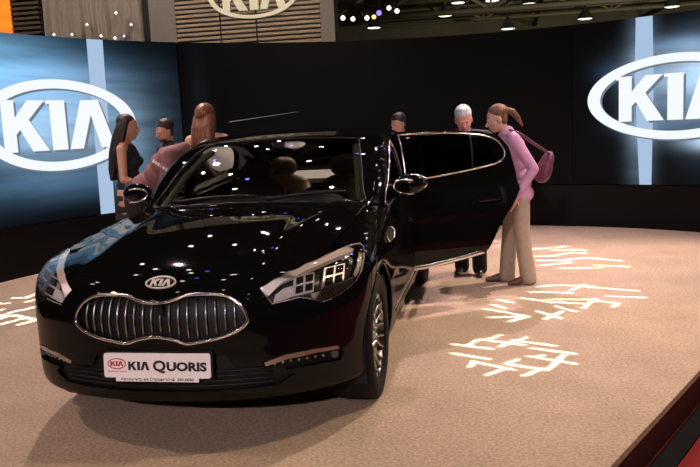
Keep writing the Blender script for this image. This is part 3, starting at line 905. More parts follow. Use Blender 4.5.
# ---- emblem on the nose
emc = FRONT.to2(hit([(156, 283)]))[0]; emc[0] = 0
def em_fn(u, v, h):
    P = FRONT.to3(np.array([(emc[0]+u, emc[1]+v)])); return (P+gradF(P)*h)[0]
o_, i_ = oval_ring(.066, .0225, .060, .0185, 40)
mb = MB(); ring_mesh(mb, o_, i_, em_fn, -.004, .006); emb = mb.build('emblem', lampsilver, car, base=CAR, smooth=False)
o2, i2 = oval_ring(.060, .0185, .001, .001, 30)
mb = MB(); ring_mesh(mb, o2, i2, em_fn, -.004, .001); mb.build('emblem_field', mat('emblem_black', (.01, .01, .01), .2, noise=.1), emb, base=CAR, smooth=False)
for nm, poly in kia_letters(.033):
    mb = MB(); mb.prism([(p[0], p[1]*.72) for p in poly], .0, .005, em_fn); mb.build('emblem_letter', lampsilver, emb, base=CAR, smooth=False)

# ---- lamps
def sub2(px): return FRONT.to2(hit(px))
drl_px = [(259.7, 288.2), (273, 280), (287, 272), (306, 263.5), (325.6, 255), (340, 248.8), (351, 244.8), (357, 243.6), (352, 250), (340, 254.8), (325, 261), (306, 269.6), (290, 277.5), (281, 283), (275, 289), (268.5, 296)]
DR = sub2(drl_px)
ind_px = [(314, 297.5), (323, 300), (332, 297.5), (340, 292.5), (349, 286.5), (356.5, 279), (355.5, 276.5), (345, 282), (334, 287), (322, 291), (313, 293.5)]
IN = sub2(ind_px)
side_px = [(358.6, 245), (362.4, 247), (363, 256), (360.6, 270), (357, 277), (355.4, 274), (357.8, 266), (358.6, 256)]
SI = sub2(side_px)
inner_px = [(276, 294), (284, 287), (294, 284), (296, 295), (286, 299.5), (274, 302.5)]
INN = sub2(inner_px)
mods_px = [((305.5, 281.5), 9.5, 8.2), ((336.2, 272.6), 9.5, 8.2)]
def headlight(sgn):
    mx = np.array((sgn, 1))
    h = patch('headlight', mat('lamp_black', (.045, .042, .042), .25, noise=.2), car, HL*mx, FRONT, .025, off=-.045, rim=0)
    strip_tube('lamp_bezel', lampsilver, h, HL*mx, FRONT, .0035, -.003, closed=True, n=6)
    patch('daytime_strip', pinkwhite, h, DR*mx, FRONT, .02, off=-.006, rim=.02)
    patch('indicator', mat('indicator_cream', (.62, .52, .45), .35, noise=.1), h, IN*mx, FRONT, .02, off=-.012, rim=.015)
    nrib = 14
    ra = np.array([(322, 299.5), (357, 277.5)]); 
    for q in np.linspace(0, 1, nrib):
        a = np.array((316+(354-316)*q, 295-.0*q-(295-277)*q**1.25)); b = a+np.array((2.4, 3.4))
        P2 = sub2([tuple(a), tuple(b)])*mx
        strip_tube('indicator_rib', blackpl, h, P2, FRONT, .0012, -.011, n=5)
    patch('side_reflector', lampsilver, h, SI*mx, FRONT, .02, off=-.010, rim=.01)
    patch('inner_fin', lampsilver, h, INN*mx, FRONT, .02, off=-.018, rim=.01)
    for (c, hw, hhh) in mods_px:
        P = hit([c, (c[0]+hw, c[1]-2.2), (c[0], c[1]-hhh)])
        ce = P[0]; ex = P[1]-P[0]; ez = P[2]-P[0]
        nrm_ = gradF(ce[None])[0]
        ex -= nrm_*(ex @ nrm_); ez -= nrm_*(ez @ nrm_)
        ce = ce-gradF(ce[None])[0]*.022
        def fn(u, v, hh_, ce=ce, ex=ex, ez=ez, nrm_=nrm_):
            return (ce+ex*u+ez*v+nrm_*hh_)*np.array((sgn, 1, 1))
        sq = [(-1, -1), (1, -1), (1, 1), (-1, 1)]
        pm = MB().prism([(p[0]*1.08, p[1]*1.08) for p in sq], -.02, -.004, fn).build('projector', lampsilver, h, base=CAR, smooth=False)
        for (cu, cv) in ((-.5, -.5), (.5, -.5), (-.5, .5), (.5, .5)):
            MB().prism([(cu+p[0]*.38, cv+p[1]*.38) for p in sq], -.004, .003, fn).build('lens_square', mat('lens_dark', (.02, .018, .02), .05, noise=.1, coat=1), h, base=CAR, smooth=False)
    # curled reflector rings behind the outer module
    for rr in (4.2, 6.2):
        P = hit([(347+rr*math.cos(a), 258.5-rr*.9*math.sin(a)) for a in np.linspace(-.5, 2.6, 14)])
        V = P-gradF(P)*.02
        MB().tube(V*np.array((sgn, 1, 1)), .003, 6).build('reflector_ring', lampsilver, h, base=CAR)
    patch('lamp_cover', clearglass, h, HL*mx, FRONT, .025, off=.0, rim=0)
    return h
headlight(1); headlight(-1)
# ---- fog lamps with bright blade
for sgn in (1, -1):
    mx = np.array((sgn, 1))
    fg = patch('fog_lamp', blackpl, car, fogL*mx, FRONT, .02, off=-.03, rim=0)
    bl = sub2([(264, 362.5), (285, 354.5), (315, 348.5), (338, 345.5), (339, 348.5), (316, 352.5), (287, 359), (266, 366)])*mx
    patch('chrome_blade', satin, fg, bl, FRONT, .02, off=.004, rim=.012)
    for q in np.linspace(0, 1, 7):
        P2 = sub2([(275+50*q, 364.5-8.5*q)])*mx
        c = on_surface(P2, FRONT, -.015)[0]
        MB().ell(c, (.008, .006, .007), n=8, m=6).build('led_dot', satin, fg, base=CAR)
    c = on_surface(sub2([(336, 354.5)])*mx, FRONT, -.012)[0]
    MB().lathe([(.0, .012), (.015, .010), (.022, 0), (.022, -.02), (0, -.02)], 16, Matrix.Translation(c) @ Vector((.35*sgn, -1, 0)).to_track_quat('Z', 'Y').to_matrix().to_4x4()).build('fog_lens', mat('fog_lens_dark', (.10, .09, .09), .2, .6, noise=.1), fg, base=CAR)

# ---- number plate
pl_px = [(103.2, 352.6), (209.6, 355.0), (211, 377.6), (105.5, 376.2)]
pc = np.array((-.000, -.010, .4465))
PW, PH = .264, .0575
tilt = R(5)
def pfn(u, v, h): return pc+np.array((u, v*math.sin(tilt)*1.0-h, v*math.cos(tilt)))
def rrect(w, h, r, n=5):
    out = []
    for cx, cy, a0 in ((w-r, h-r, 0), (-w+r, h-r, 90), (-w+r, -h+r, 180), (w-r, -h+r, 270)):
        for a in np.linspace(a0, a0+90, n): out.append((cx+r*math.cos(R(a)), cy+r*math.sin(R(a))))
    return out
plate = MB().prism(rrect(PW, PH, .012), -.012, .0, pfn).build('number_plate', platewhite, car, base=CAR, smooth=False)
MB().prism(rrect(PW+.008, PH+.008, .015), -.03, -.006, pfn).build('plate_frame', blackpl, plate, base=CAR, smooth=False)
MB().prism([(-.205, -PH-.018), (.205, -PH-.018), (.205, -PH+.001), (-.205, -PH+.001)], -.012, .001, pfn).build('dealer_strip', platewhite, plate, base=CAR, smooth=False)
def text_mesh(body, size, bold=0.0, xs=1.0):
    cu = bpy.data.curves.new('t', 'FONT'); cu.body = body; cu.size = size; cu.offset = bold; cu.align_x = 'CENTER'; cu.resolution_u = 3
    o = bpy.data.objects.new('t', cu); COL.objects.link(o)
    me = bpy.data.meshes.new_from_object(o.evaluated_get(bpy.context.evaluated_depsgraph_get()))
    V = np.array([tuple(v.co) for v in me.vertices]); Fc = [tuple(p.vertices) for p in me.polygons]
    bpy.data.objects.remove(o); bpy.data.curves.remove(cu); bpy.data.meshes.remove(me)
    V[:, 0] *= xs
    return V, Fc
def plate_text(name, body, size, u, v, m, bold=0, xs=1.0):
    V, Fc = text_mesh(body, size, bold, xs)
    W = np.array([pfn(u+p[0], v+p[1], .0012) for p in V])
    MB().add(W, Fc).build(name, m, plate, base=CAR, smooth=False)
for i, (nm, poly) in enumerate(kia_letters(.040)):
    MB().prism([(-.089+p[0]*1.0, p[1]-.002) for p in poly], .0, .0015, pfn).build('plate_letter', inkblack, plate, base=CAR, smooth=False)
def plate_word(x0, x1, body, h, base_v, bold):
    V, Fc = text_mesh(body, h/.70, bold)
    V[:, 0] = x0+(V[:, 0]-V[:, 0].min())/(V[:, 0].max()-V[:, 0].min())*(x1-x0)
    W = np.array([pfn(p[0], base_v+p[1], .0012) for p in V])
    MB().add(W, Fc).build('plate_word', inkblack, plate, base=CAR, smooth=False)
plate_word(-.018, .046, 'Q', .048, -.024, .0022)
plate_word(.050, .246, 'UORIS', .038, -.022, .0026)
o3, i3 = oval_ring(.046, .026, .041, .0215, 40)
mb = MB(); ring_mesh(mb, [(p[0]-.198, p[1]+.008) for p in o3], [(p[0]-.198, p[1]+.008) for p in i3], pfn, .0, .0015); mb.build('plate_oval', inkred, plate, base=CAR, smooth=False)
for nm, poly in kia_letters(.023):
    MB().prism([(p[0]*1.05-.198, p[1]+.008) for p in poly], 0, .0015, pfn).build('plate_logo_letter', inkred, plate, base=CAR, smooth=False)
plate_text('plate_slogan', 'The Power to Surprise', .0105, -.198, -.032, inkred, .0002)
plate_text('dealer_text', 'Автоцентр на Строителей  280-8080', .019, .0, -PH-.013, inkblack, .0003, 1.12)

# ---- side panels
def side_panels(sgn, PR):
    def X(P): return P
    # fender
    af = arch(.865)
    fend = [(.625, .80), (.60, .72), (.58, .66)] + [p for p in af if p[0] > .58 and p[1] > .21][0:] 
    fend = [(.632, .795), (.612, .72), (.588, .665)] + [p for p in af if p[0] > .60] + [(1.30, .20), (1.46, .24), (1.455, .45), (1.46, .70), (1.50, .90), (1.56, .955)]
    # upper edge along the bonnet side
    ue = TOP.to3(np.array([(x+.005, y) for x, y in [(.765, 1.55), (.762, 1.35), (.755, 1.15), (.735, .85), (.718, .70)]]))
    fpoly = fend + [(p[1], p[2]-.0) for p in ue] + [(.66, .868)]
    fd = patch('fender', paint, car, fpoly, PR, .028, rim=.03)
    strip_tube('wheel_arch_lip', paint, fd, np.array([p for p in af if p[1] > .21]), PR, .008, -.004)
    # side vent with bright frame
    vent = resample(SIDE.to2(hit([(384.5, 234.5), (389.2, 226.7), (393.6, 230), (393, 238), (388, 241.5)])), .012)
    patch('side_vent', blackpl, fd, vent, PR, .02, off=.004, rim=.006)
    strip_tube('vent_frame', chrome, fd, vent, PR, .006, .008, closed=True)
    # rocker under the doors
    patch('sill', paint, car, [(1.26, .185), (3.50, .185), (3.47, .325), (1.47, .325), (1.47, .26)], PR, .03, rim=.02)
    # quarter panel behind the rear door
    ar = arch(3.91)
    q = [(3.395, .335), (3.46, .33)] + [p for p in ar if p[1] > .21] + [(4.45, .25), (4.62, .45), (4.66, .70), (4.70, .93), (4.55, 1.04), (4.30, 1.065), (4.0, 1.035), (3.81, 1.03), (3.797, .90), (3.697, .78), (3.56, .62), (3.445, .43)]
    patch('quarter_panel', paint, car, q, PR, .03, rim=.02)
    strip_tube('wheel_arch_lip', paint, car, np.array([p for p in ar if p[1] > .21]), PR, .008, -.004)
DLO_F = [(1.785, .972), (2.2, .990), (2.60, 1.010), (2.60, 1.382), (2.50, 1.358), (2.38, 1.315), (2.20, 1.232), (2.02, 1.135), (1.86, 1.030)]
DLO_R = [(2.70, 1.035), (3.10, 1.068), (3.42, 1.098), (3.61, 1.128), (3.69, 1.178), (3.685, 1.245), (3.62, 1.318), (3.47, 1.362), (3.2, 1.388), (2.90, 1.397), (2.70, 1.395)]
def sm(pts, corner): 
    """round the outline except at given corner indices"""
    n = len(pts); out = []
    k = sorted(corner)
    for a, b in zip(k, k[1:]+[k[0]+n]):
        seg = [pts[i % n] for i in range(a, b+1)]
        out += list(smooth_open(seg, 5)[:-1])
    return np.array(out)
DF = sm(DLO_F, [0, 2, 3]); DRR = sm(DLO_R, [0, 10])
fdoor = [(1.475, .335), (2.64, .335), (2.645, .96), (2.645, 1.0), (2.2, .975), (1.85, .962), (1.60, .955), (1.515, .90), (1.47, .70), (1.465, .45)]
rdoor_low = [(2.655, .335), (3.02, .352), (3.38, .392), (3.44, .45), (3.55, .62), (3.685, .78), (3.785, .90), (3.80, 1.02), (3.775, 1.14), (3.64, 1.104), (3.45, 1.080), (3.10, 1.050), (2.70, 1.018), (2.655, 1.016)]
rdoor_frame_out = [(2.655, 1.016), (2.70, 1.018), (3.10, 1.050), (3.45, 1.080), (3.64, 1.104), (3.775, 1.14), (3.755, 1.25), (3.67, 1.345), (3.48, 1.390), (3.2, 1.414), (2.90, 1.422), (2.655, 1.420)]
HY, HX = 2.655, .925
def swing(deg, sgn):
    c, s = math.cos(R(deg)), math.sin(R(deg))
    def xf(V, vec=False):
        V = np.array(V, float)
        o = np.array((HX*sgn, HY, 0)) if not vec else np.zeros(3)
        W = V-o; x = W[:, 0]*sgn; y = W[:, 1]
        X = x*c+y*s; Y = -x*s+y*c
        sh_ = np.zeros(3) if vec else np.array((-.045*sgn, -.015, .016))   # the hinge arms draw the leading edge in
        return np.c_[X*sgn, Y, W[:, 2]]+o+sh_
    return xf
def ident(V, vec=False): return V
def front_door(sgn, PR):
    d = patch('front_door', paint, car, fdoor, PR, .03, rim=.05)
    patch('door_window', tintglass, d, DF, PR, .03, off=-.004, rim=0)
    strip_tube('window_trim', chrome, d, DF, PR, .0065, .002, closed=True)
    st = np.array([(y, .362) for y in np.linspace(1.49, 2.63, 24)])
    strip_tube('sill_trim', chrome, d, st, PR, .009, -.002, flat=(.5, 1.0))
    hd = np.array([(y, .800+.006*math.sin((y-2.34)/.24*math.pi)) for y in np.linspace(2.34, 2.58, 12)])
    V = on_surface(hd, PR, .018); V[0] -= gradF(V[:1])[0]*.02; V[-1] -= gradF(V[-1:])[0]*.02
    MB().tube(V, .013, 8, flat=(.7, 1.0)).build('door_handle', paint, d, base=CAR)
    return d
def rear_door(sgn, PR, deg):
    xf = swing(deg, sgn) if deg else ident
    d = patch('rear_door', paint, car, rdoor_low, PR, .03, rim=.09, xf=xf, thick=True)
    patch('window_frame', paint, d, rdoor_frame_out, PR, .02, holes=[DRR], rim=.035, xf=xf, thick=True)
    patch('door_window', tintglass, d, DRR, PR, .03, off=-.008, rim=0, xf=xf)
    strip_tube('window_trim', chrome, d, DRR, PR, .0075, .003, closed=True, xf=xf)
    dv = np.array([(3.34+.03*q, 1.092+q*(1.366-1.092)) for q in np.linspace(0, 1, 8)])
    strip_tube('window_divider', blackpl, d, dv, PR, .008, .0, xf=xf)
    st = np.array([(y, .360+.058*max(0, (y-2.80)/.57)**1.2) for y in np.linspace(2.67, 3.375, 18)])
    strip_tube('sill_trim', chrome, d, st, PR, .019, .002, flat=(.6, 1.0), xf=xf)
    hd = np.array([(y, .835) for y in np.linspace(3.33, 3.57, 12)])
    V = on_surface(hd, PR, .018); N_ = gradF(V); V[0] -= N_[0]*.02; V[-1] -= N_[-1]*.02
    MB().tube(xf(V), .013, 8, flat=(.7, 1.0)).build('door_handle', paint, d, base=CAR)
    return d
side_panels(1, SIDE); side_panels(-1, SIDER)
front_door(1, SIDE); front_door(-1, SIDER)
dl = rear_door(1, SIDE, 53)
tag(dl, 'open rear door with dark window and chrome trim')
rear_door(-1, SIDER, 0)

# ---- windscreen, rear window, roof with pillars
ws_half = [(0, 1.535), (.30, 1.560), (.57, 1.615), (.755, 1.70), (.715, 2.02), (.640, 2.37), (.615, 2.43), (.42, 2.385), (.20, 2.355), (0, 2.345)]
ws_base = TOP.to3(smooth_open([(0, 1.535), (.30, 1.553), (.57, 1.598), (.715, 1.635)], 5))
ws_edge = TOP.to3(smooth_open([(.735, 1.68), (.705, 1.78), (.662, 2.015), (.612, 2.26), (.592, 2.38)], 5))
ws_head = TOP.to3(smooth_open([(.565, 2.435), (.42, 2.425), (.20, 2.41), (0, 2.405)], 5))
ws3 = np.vstack([ws_base, ws_edge, ws_head])
WS = ROLL.to2(np.vstack([ws3, mirx(ws3[1:-1])[::-1]]))
rw_half = [(0, 4.60), (.30, 4.575), (.56, 4.49), (.60, 4.42), (.54, 4.05), (.50, 3.80), (.46, 3.755), (.25, 3.79), (0, 3.80)]
rh = np.array(rw_half); rw_top = np.vstack([rh, (rh[1:-1]*np.array((-1, 1)))[::-1]])
RW = ROLL.to2(TOP.to3(rw_top))
patch('windscreen', windglass, car, WS, ROLL, .035, off=-.004, rim=0)
patch('rear_window', glassmat('rear_glass', (.55, .58, .55)), car, RW, ROLL, .04, off=-.004, rim=0)
belt = [(1.80, .965), (2.2, .982), (2.65, 1.003), (3.1, 1.035), (3.5, 1.080), (3.80, 1.038), (4.0, 1.045), (4.3, 1.075), (4.5, 1.05)]
bl3 = ROLL.to2(SIDE.to3(resample(belt, .06, False)))
fr = np.array([(0, 1.505), (.30, 1.530), (.57, 1.585), (.78, 1.655)])
fr3 = ROLL.to2(TOP.to3(smooth_open(fr, 4)))
re = np.array([(.60, 4.58), (.45, 4.62), (.2, 4.645), (0, 4.65)])
re3 = ROLL.to2(TOP.to3(re))
rp = np.vstack([fr3, bl3, re3])
roof_poly = np.vstack([rp, (rp[1:-1]*np.array((-1, 1)))[::-1]])
DFr = ROLL.to2(SIDE.to3(resample(DF, .05))); 
open_out = ROLL.to2(SIDE.to3(resample(np.array([(2.66, 1.008)]+[(p[0], p[1]) for p in rdoor_frame_out[2:11]]+[(2.66, 1.412)]), .05)))
DRr = ROLL.to2(SIDE.to3(resample(DRR, .05)))
frame_r = ROLL.to2(SIDE.to3(resample(np.array(rdoor_frame_out), .05)))
mxr = np.array((-1, 1))
roof = patch('roof', paint, car, roof_poly, ROLL, .03, holes=[WS, RW, DFr, open_out, DFr*mxr, frame_r*mxr], rim=.02)
strip_tube('windscreen_seal', blackpl, car, WS, ROLL, .006, .0, closed=True)
# bright roof-edge trim
# cowl and wipers
cw = np.array([(0, 1.492), (.30, 1.520), (.55, 1.578), (.745, 1.642)]); cf = np.array([(.755, 1.695), (.57, 1.61), (.30, 1.557), (0, 1.532)])
cwp = np.vstack([cw, cf, (cf[:-1]*mxr)[::-1], (cw[1:]*mxr)[::-1]])
patch('cowl', blackpl, car, cwp, TOP, .03, off=-.004, rim=0)
for (a, b) in (((.10, 1.565), (.60, 1.70)), ((-.55, 1.63), (.02, 1.60))):
    P2 = np.array([np.array(a)+(np.array(b)-np.array(a))*t for t in np.linspace(0, 1, 14)])
    w = strip_tube('wiper', blackpl, car, P2, TOP, .008, .016)
    strip_tube('wiper_blade', rubber, w, P2, TOP, .005, .004)

# ---- tail
tl = np.array([(-.62, 4.66), (.62, 4.66), (.66, 4.80), (.60, 4.93), (0, 4.97), (-.60, 4.93), (-.66, 4.80)])
patch('boot_lid', paint, car, tl, TOP, .04)
tailpoly = np.array([(u, z) for u, z in [(-1.2, .2), (-.6, .2), (0, .2), (.6, .2), (1.2, .2), (1.16, .5), (1.12, .75), (1.05, .90), (.5, 1.03), (0, 1.05), (-.5, 1.03), (-1.05, .90), (-1.12, .75), (-1.16, .5)]])
tlr = np.array([(.55, .78), (1.0, .80), (1.02, .92), (.55, .95)])
tlm = tlr*mxr
rb = patch('rear_bumper', paint, car, tailpoly, REAR, .04, holes=[tlr, tlm], rim=.02)
redlens = mat('tail_lamp_red', (.25, .005, .005), .15, noise=.1, coat=1)
for t in (tlr, tlm): patch('tail_lamp', redlens, car, t, REAR, .03, off=.002, rim=.02)

# ---- mirrors
def mirror(sgn):
    c = np.array((.992*sgn, 1.97, 1.094))
    mb = MB(); mb.ell(c, (.105, .075, .070), n=18, m=12); mb.ell(c+np.array((.03*sgn, .02, -.004)), (.080, .065, .066), n=16, m=10)
    cap(mb, c+np.array((-.07*sgn, .0, -.05)), c+np.array((-.16*sgn, .03, -.09)), .028, .030)
    m_ = remeshed(mb, 'door_mirror', paint, car, .009, 4, base=CAR)
    # bright blade curling round the housing
    path = smooth_open([c+np.array((sgn*q, -.070+h_, z_)) for q, h_, z_ in ((.035, .004, -.058), (.02, .0, -.060), (-.01, -.004, -.060), (-.05, .002, -.054), (-.088, .016, -.034), (-.100, .026, -.006), (-.085, .016, .020), (-.04, .0, .034), (.0, -.002, .034), (.03, .004, .030))], 4)
    MB().tube(path, .0065, 8).build('mirror_trim', chrome, m_, base=CAR)
    MB().ell(c+np.array((.02*sgn, .085, .0)), (.10, .012, .062), n=18, m=10).build('mirror_glass', chrome, m_, base=CAR)
mirror(1); mirror(-1)

# ---- wheels
wheelm = mat('wheel_alloy', (.40, .38, .38), .26, 1.0, noise=.05, nscale=80)
def make_wheel():
    w = MB()
    prof = [(.232, -.105), (.25, -.118), (.30, -.126), (.335, -.118), (.348, -.095), (.352, -.05), (.352, .05), (.348, .095), (.335, .118), (.30, .126), (.25, .118), (.232, .105)]
    w.lathe(prof, 56, Matrix.Rotation(R(90), 4, 'Y'))
    tyre = w.build('wheel', rubber, car, base=(0, 0, 0))
    ry = Matrix.Rotation(R(90), 4, 'Y')
    MB().lathe([(.236, .112), (.242, .104), (.236, .096), (.225, .07), (.215, -.06), (.235, -.10)], 56, ry).build('rim', wheelm, tyre, base=(0, 0, 0))
    MB().lathe([(0, .092), (.03, .090), (.036, .080), (.06, .074), (.065, .05), (0, .05)], 28, ry).build('hub', wheelm, tyre, base=(0, 0, 0))
    MB().lathe([(0, .020), (.17, .020), (.172, .0), (0, .0)], 40, ry).build('brake_disc', mat('brake_steel', (.09, .09, .09), .45, .8, noise=.1), tyre, base=(0, 0, 0))
    MB().lathe([(0, -.03), (.228, -.03), (.228, -.04), (0, -.04)], 30, ry).build('inner_dish', mattblack, tyre, base=(0, 0, 0))
    sp = MB()
    for d in (-1, 1):
        pts = []
        for t in np.linspace(0, 1, 7):
            rad = .05+t*.178; ang = d*(.05+.115*t**1.3)
            pts.append((.085-.03*math.sin(t*math.pi)*.6+.012*t, rad*math.sin(ang), rad*math.cos(ang)))
        sp.tube(pts, [.012, .011, .010, .0095, .009, .0095, .011], 6, flat=(.75, 1.3), up=(1, 0, 0))
    s0 = sp.build('spoke', wheelm, tyre, base=(0, 0, 0))
    ns = 10
    for k in range(1, ns):
        c = s0.copy(); COL.objects.link(c); c.parent = tyre; c.rotation_euler = (2*math.pi*k/ns, 0, 0)
    return tyre
wh0 = make_wheel()
first = True
for (yc, _) in AX:
    for sgn in (1, -1):
        o = wh0 if first else copy_tree(wh0, car)
        first = False
        o.location = (sgn*.800, yc-CAR[1], .352)
        o.rotation_euler = (R(rng.uniform(0, 40)), 0, 0 if sgn > 0 else math.pi)

# ---- dark inner structure, cabin
ug = MB()
ug.box((-.60, .34, .20), (.60, 1.50, .74)); ug.box((-.84, 1.42, .20), (.84, 3.40, .30)); ug.box((-.58, 3.35, .20), (.58, 4.85, .80)); ug.box((-.86, 1.30, .30), (.86, 1.48, .86))
ug.box((-.80, 4.36, .25), (.80, 4.8, .88))
ug.build('underbody', mattblack, car, base=CAR, smooth=False)
for sgn in (1, -1):
    for yc in (.865, 3.91):
        aa = np.linspace(R(-25), R(205), 30); lv = []
        for a in aa: lv += [(sgn*.62, yc+.385*math.cos(a), .352+.385*math.sin(a)), (sgn*.90, yc+.385*math.cos(a), .352+.385*math.sin(a))]
        MB().add(lv, [(2*i, 2*i+1, 2*i+3, 2*i+2) for i in range(29)]).build('wheel_liner', mattblack, car, base=CAR)
# dashboard: profile across, bulging cluster hood on the driver's side
mb = MB(); xs2 = np.linspace(-.70, .70, 29)
v = []; 
for x in xs2:
    b = .045*math.exp(-((x-.36)/.17)**2)
    e = abs(x/.7)**3
    prof = [(1.66+.14*e, .90), (1.70+.14*e, 1.01-.08*e), (1.83, 1.04+b*.5-.08*e), (1.93, 1.045+b-.08*e), (2.00, 1.02+b-.06*e), (2.02, .93), (2.00, .75), (1.96, .50)]
    v += [(x, p[0], p[1]) for p in prof]
n = 8
f = [(i*n+k, i*n+k+1, (i+1)*n+k+1, (i+1)*n+k) for i in range(28) for k in range(n-1)]
mb.add(v, f); mb.build('dashboard', dashmat, car, base=CAR)
# steering wheel on the driver's side
sw = Matrix.Translation((.37, 2.12, .93)) @ Matrix.Rotation(R(-62), 4, 'X')
t_ = np.linspace(0, 2*math.pi, 40, endpoint=False)
pts = [tuple(sw @ Vector((.185*math.cos(a), .185*math.sin(a), 0))) for a in t_]
st = MB().tube(pts, .016, 8, closed=True).build('steering_wheel', blackpl, car, base=CAR)
mb = MB()
for a in (R(0), R(180), R(270)): mb.tube([tuple(sw @ Vector((.05*math.cos(a), .05*math.sin(a), -.03))), tuple(sw @ Vector((.18*math.cos(a), .18*math.sin(a), 0)))], .016, 6)
mb.ell(tuple(sw @ Vector((0, 0, -.03))), (.07, .05, .07)); mb.build('wheel_hub', blackpl, st, base=CAR)
def seat(x, y, w, top, m1, m2, rest=True, lean=.16):
    mb = MB()
    mb.ell((x, y-.02, .52), (w*.5, .27, .10), n=20, m=12)
    mb.ell((x-w*.42, y-.02, .55), (.06, .26, .10)); mb.ell((x+w*.42, y-.02, .55), (.06, .26, .10))
    for q in np.linspace(0, 1, 5):
        mb.ell((x, y+.22+lean*q, .60+q*(top-.66)), (w*(.50-.06*q), .09, .13), n=20, m=10)
    for s_ in (-1, 1):
        mb.tube([(x+s_*w*.43, y+.17, .58), (x+s_*w*.42, y+.18+lean*.6, .60+.6*(top-.6)), (x+s_*w*.36, y+.22+lean, top-.04)], [.06, .055, .04], 10)
    s_ = remeshed(mb, 'seat', m1, car, .018, 4, base=CAR)
    if rest:
        hb = MB(); hy = y+.24+lean
        hb.ell((x, hy, top+.12), (.135, .055, .095), n=18, m=10); hb.ell((x, hy+.01, top+.16), (.12, .05, .06), n=16, m=10)
        remeshed(hb, 'headrest', m2, s_, .012, 4, base=CAR)
        for q in (-.05, .05): MB().tube([(x+q, hy, top-.02), (x+q, hy, top+.08)], .007, 6).build('headrest_post', chrome, s_, base=CAR)
seat(.37, 2.55, .52, 1.06, leatherdark, leatherdark); seat(-.37, 2.55, .52, 1.06, leatherdark, leatherdark)
seat(.40, 3.45, .60, 1.02, leather, leather); seat(-.40, 3.45, .60, 1.02, leather, leather)
MB().box((-.18, 2.1, .30), (.18, 3.3, .62)).build('centre_console', leather, car, base=CAR, smooth=False)
shelf = MB(); shelf.add([(-.60, 3.95, 1.02), (.60, 3.95, 1.02), (.52, 4.50, 1.07), (-.52, 4.50, 1.07), (-.60, 3.95, .98), (.60, 3.95, .98), (.52, 4.50, 1.03), (-.52, 4.50, 1.03)], [(0, 1, 2, 3), (4, 7, 6, 5), (0, 4, 5, 1), (1, 5, 6, 2), (2, 6, 7, 3), (3, 7, 4, 0)])
shelf.build('parcel_shelf', mat('shelf_pale', (.62, .58, .50), .7, noise=.06), car, base=CAR, smooth=False)
# headliner
lin = np.array([(-.50, 2.53), (-.25, 2.49), (0, 2.48), (.25, 2.49), (.50, 2.53), (.52, 3.0), (.46, 3.65), (0, 3.72), (-.46, 3.65), (-.52, 3.0)])
patch('headliner', mat('headliner_cream', (.50, .46, .38), .8, noise=.05), car, lin, TOP, .06, off=-.035, rim=0)
# inner mirror
m0 = on_surface(np.array([(0, 2.27)]), TOP, -.060)[0]
MB().ell(m0, (.12, .02, .035), n=18, m=10).build('inner_mirror', blackpl, car, base=CAR)
# pillar linings, pale inside the windscreen edges
for sgn in (1, -1):
    MB().tube((ws_edge+np.array((-.030, .030, -.045)))*np.array((sgn, 1, 1)), .026, 8).build('pillar_lining', mat('pillar_cream', (.60, .57, .46), .7, noise=.05), car, base=CAR)
# ================================================================== people
skin_m = {}
def skinmat(name, col):
    return mat('skin_'+name, col, .5, noise=.08, nscale=25, bump=.05, bscale=300)
eye_w = mat('eye_white', (.42, .38, .36), .5, noise=.02)
eye_d = mat('eye_iris', (.03, .02, .015), .2, noise=.1)
def cloth(name, col, sheen=.0): return mat('cloth_'+name, col, .8, noise=.15, nscale=30, bump=.3, bscale=120, sheen=sheen)
def hairmat(name, col):
    m = mat(name, col, .42, noise=.0)
    nt = m.node_tree; b = nt.nodes['Principled BSDF']
    tc = nt.nodes.new('ShaderNodeTexCoord'); mp = nt.nodes.new('ShaderNodeMapping'); mp.inputs['Scale'].default_value = (95, 95, 7)
    n = nt.nodes.new('ShaderNodeTexNoise'); n.inputs['Scale'].default_value = 1.0; n.inputs['Detail'].default_value = 3
    nt.links.new(tc.outputs['Object'], mp.inputs[0]); nt.links.new(mp.outputs[0], n.inputs['Vector'])
    cr = nt.nodes.new('ShaderNodeValToRGB'); cr.color_ramp.elements[0].position = .35; cr.color_ramp.elements[1].position = .68
    cr.color_ramp.elements[0].color = (*[c*.45 for c in col], 1); cr.color_ramp.elements[1].color = (*[min(1, c*1.5) for c in col], 1)
    nt.links.new(n.outputs['Fac'], cr.inputs[0]); nt.links.new(cr.outputs[0], b.inputs['Base Color'])
    bp = nt.nodes.new('ShaderNodeBump'); bp.inputs['Strength'].default_value = .7; bp.inputs['Distance'].default_value = .006
    nt.links.new(n.outputs['Fac'], bp.inputs['Height']); nt.links.new(bp.outputs['Normal'], b.inputs['Normal'])
    return m
class Frame:
    """local f (forward), l (left), z to world; upper body tipped by lean about the hips"""
    def __init__(s, xy, H, face, lean=0.0, side=0.0):
        s.o = np.array((xy[0], xy[1], 0.0)); s.H = H
        a = R(face); s.f = np.array((math.cos(a), math.sin(a), 0)); s.l = np.array((-math.sin(a), math.cos(a), 0)); s.z = np.array((0, 0, 1.0))
        s.lean = R(lean); s.hipz = .52*H; s.side = R(side)
    def low(s, f, l, z): return s.o+s.f*f+s.l*l+s.z*z
    def up(s, f, l, z):
        """point given as if upright, then tipped forward"""
        dz = z-s.hipz; c, n = math.cos(s.lean), math.sin(s.lean)
        F_, Z_ = f*c+dz*n, -f*n+dz*c
        c2, n2 = math.cos(s.side), math.sin(s.side)
        L_, Z2 = l*c2+Z_*n2, -l*n2+Z_*c2
        return s.o+s.f*F_+s.l*L_+s.z*(s.hipz+Z2)
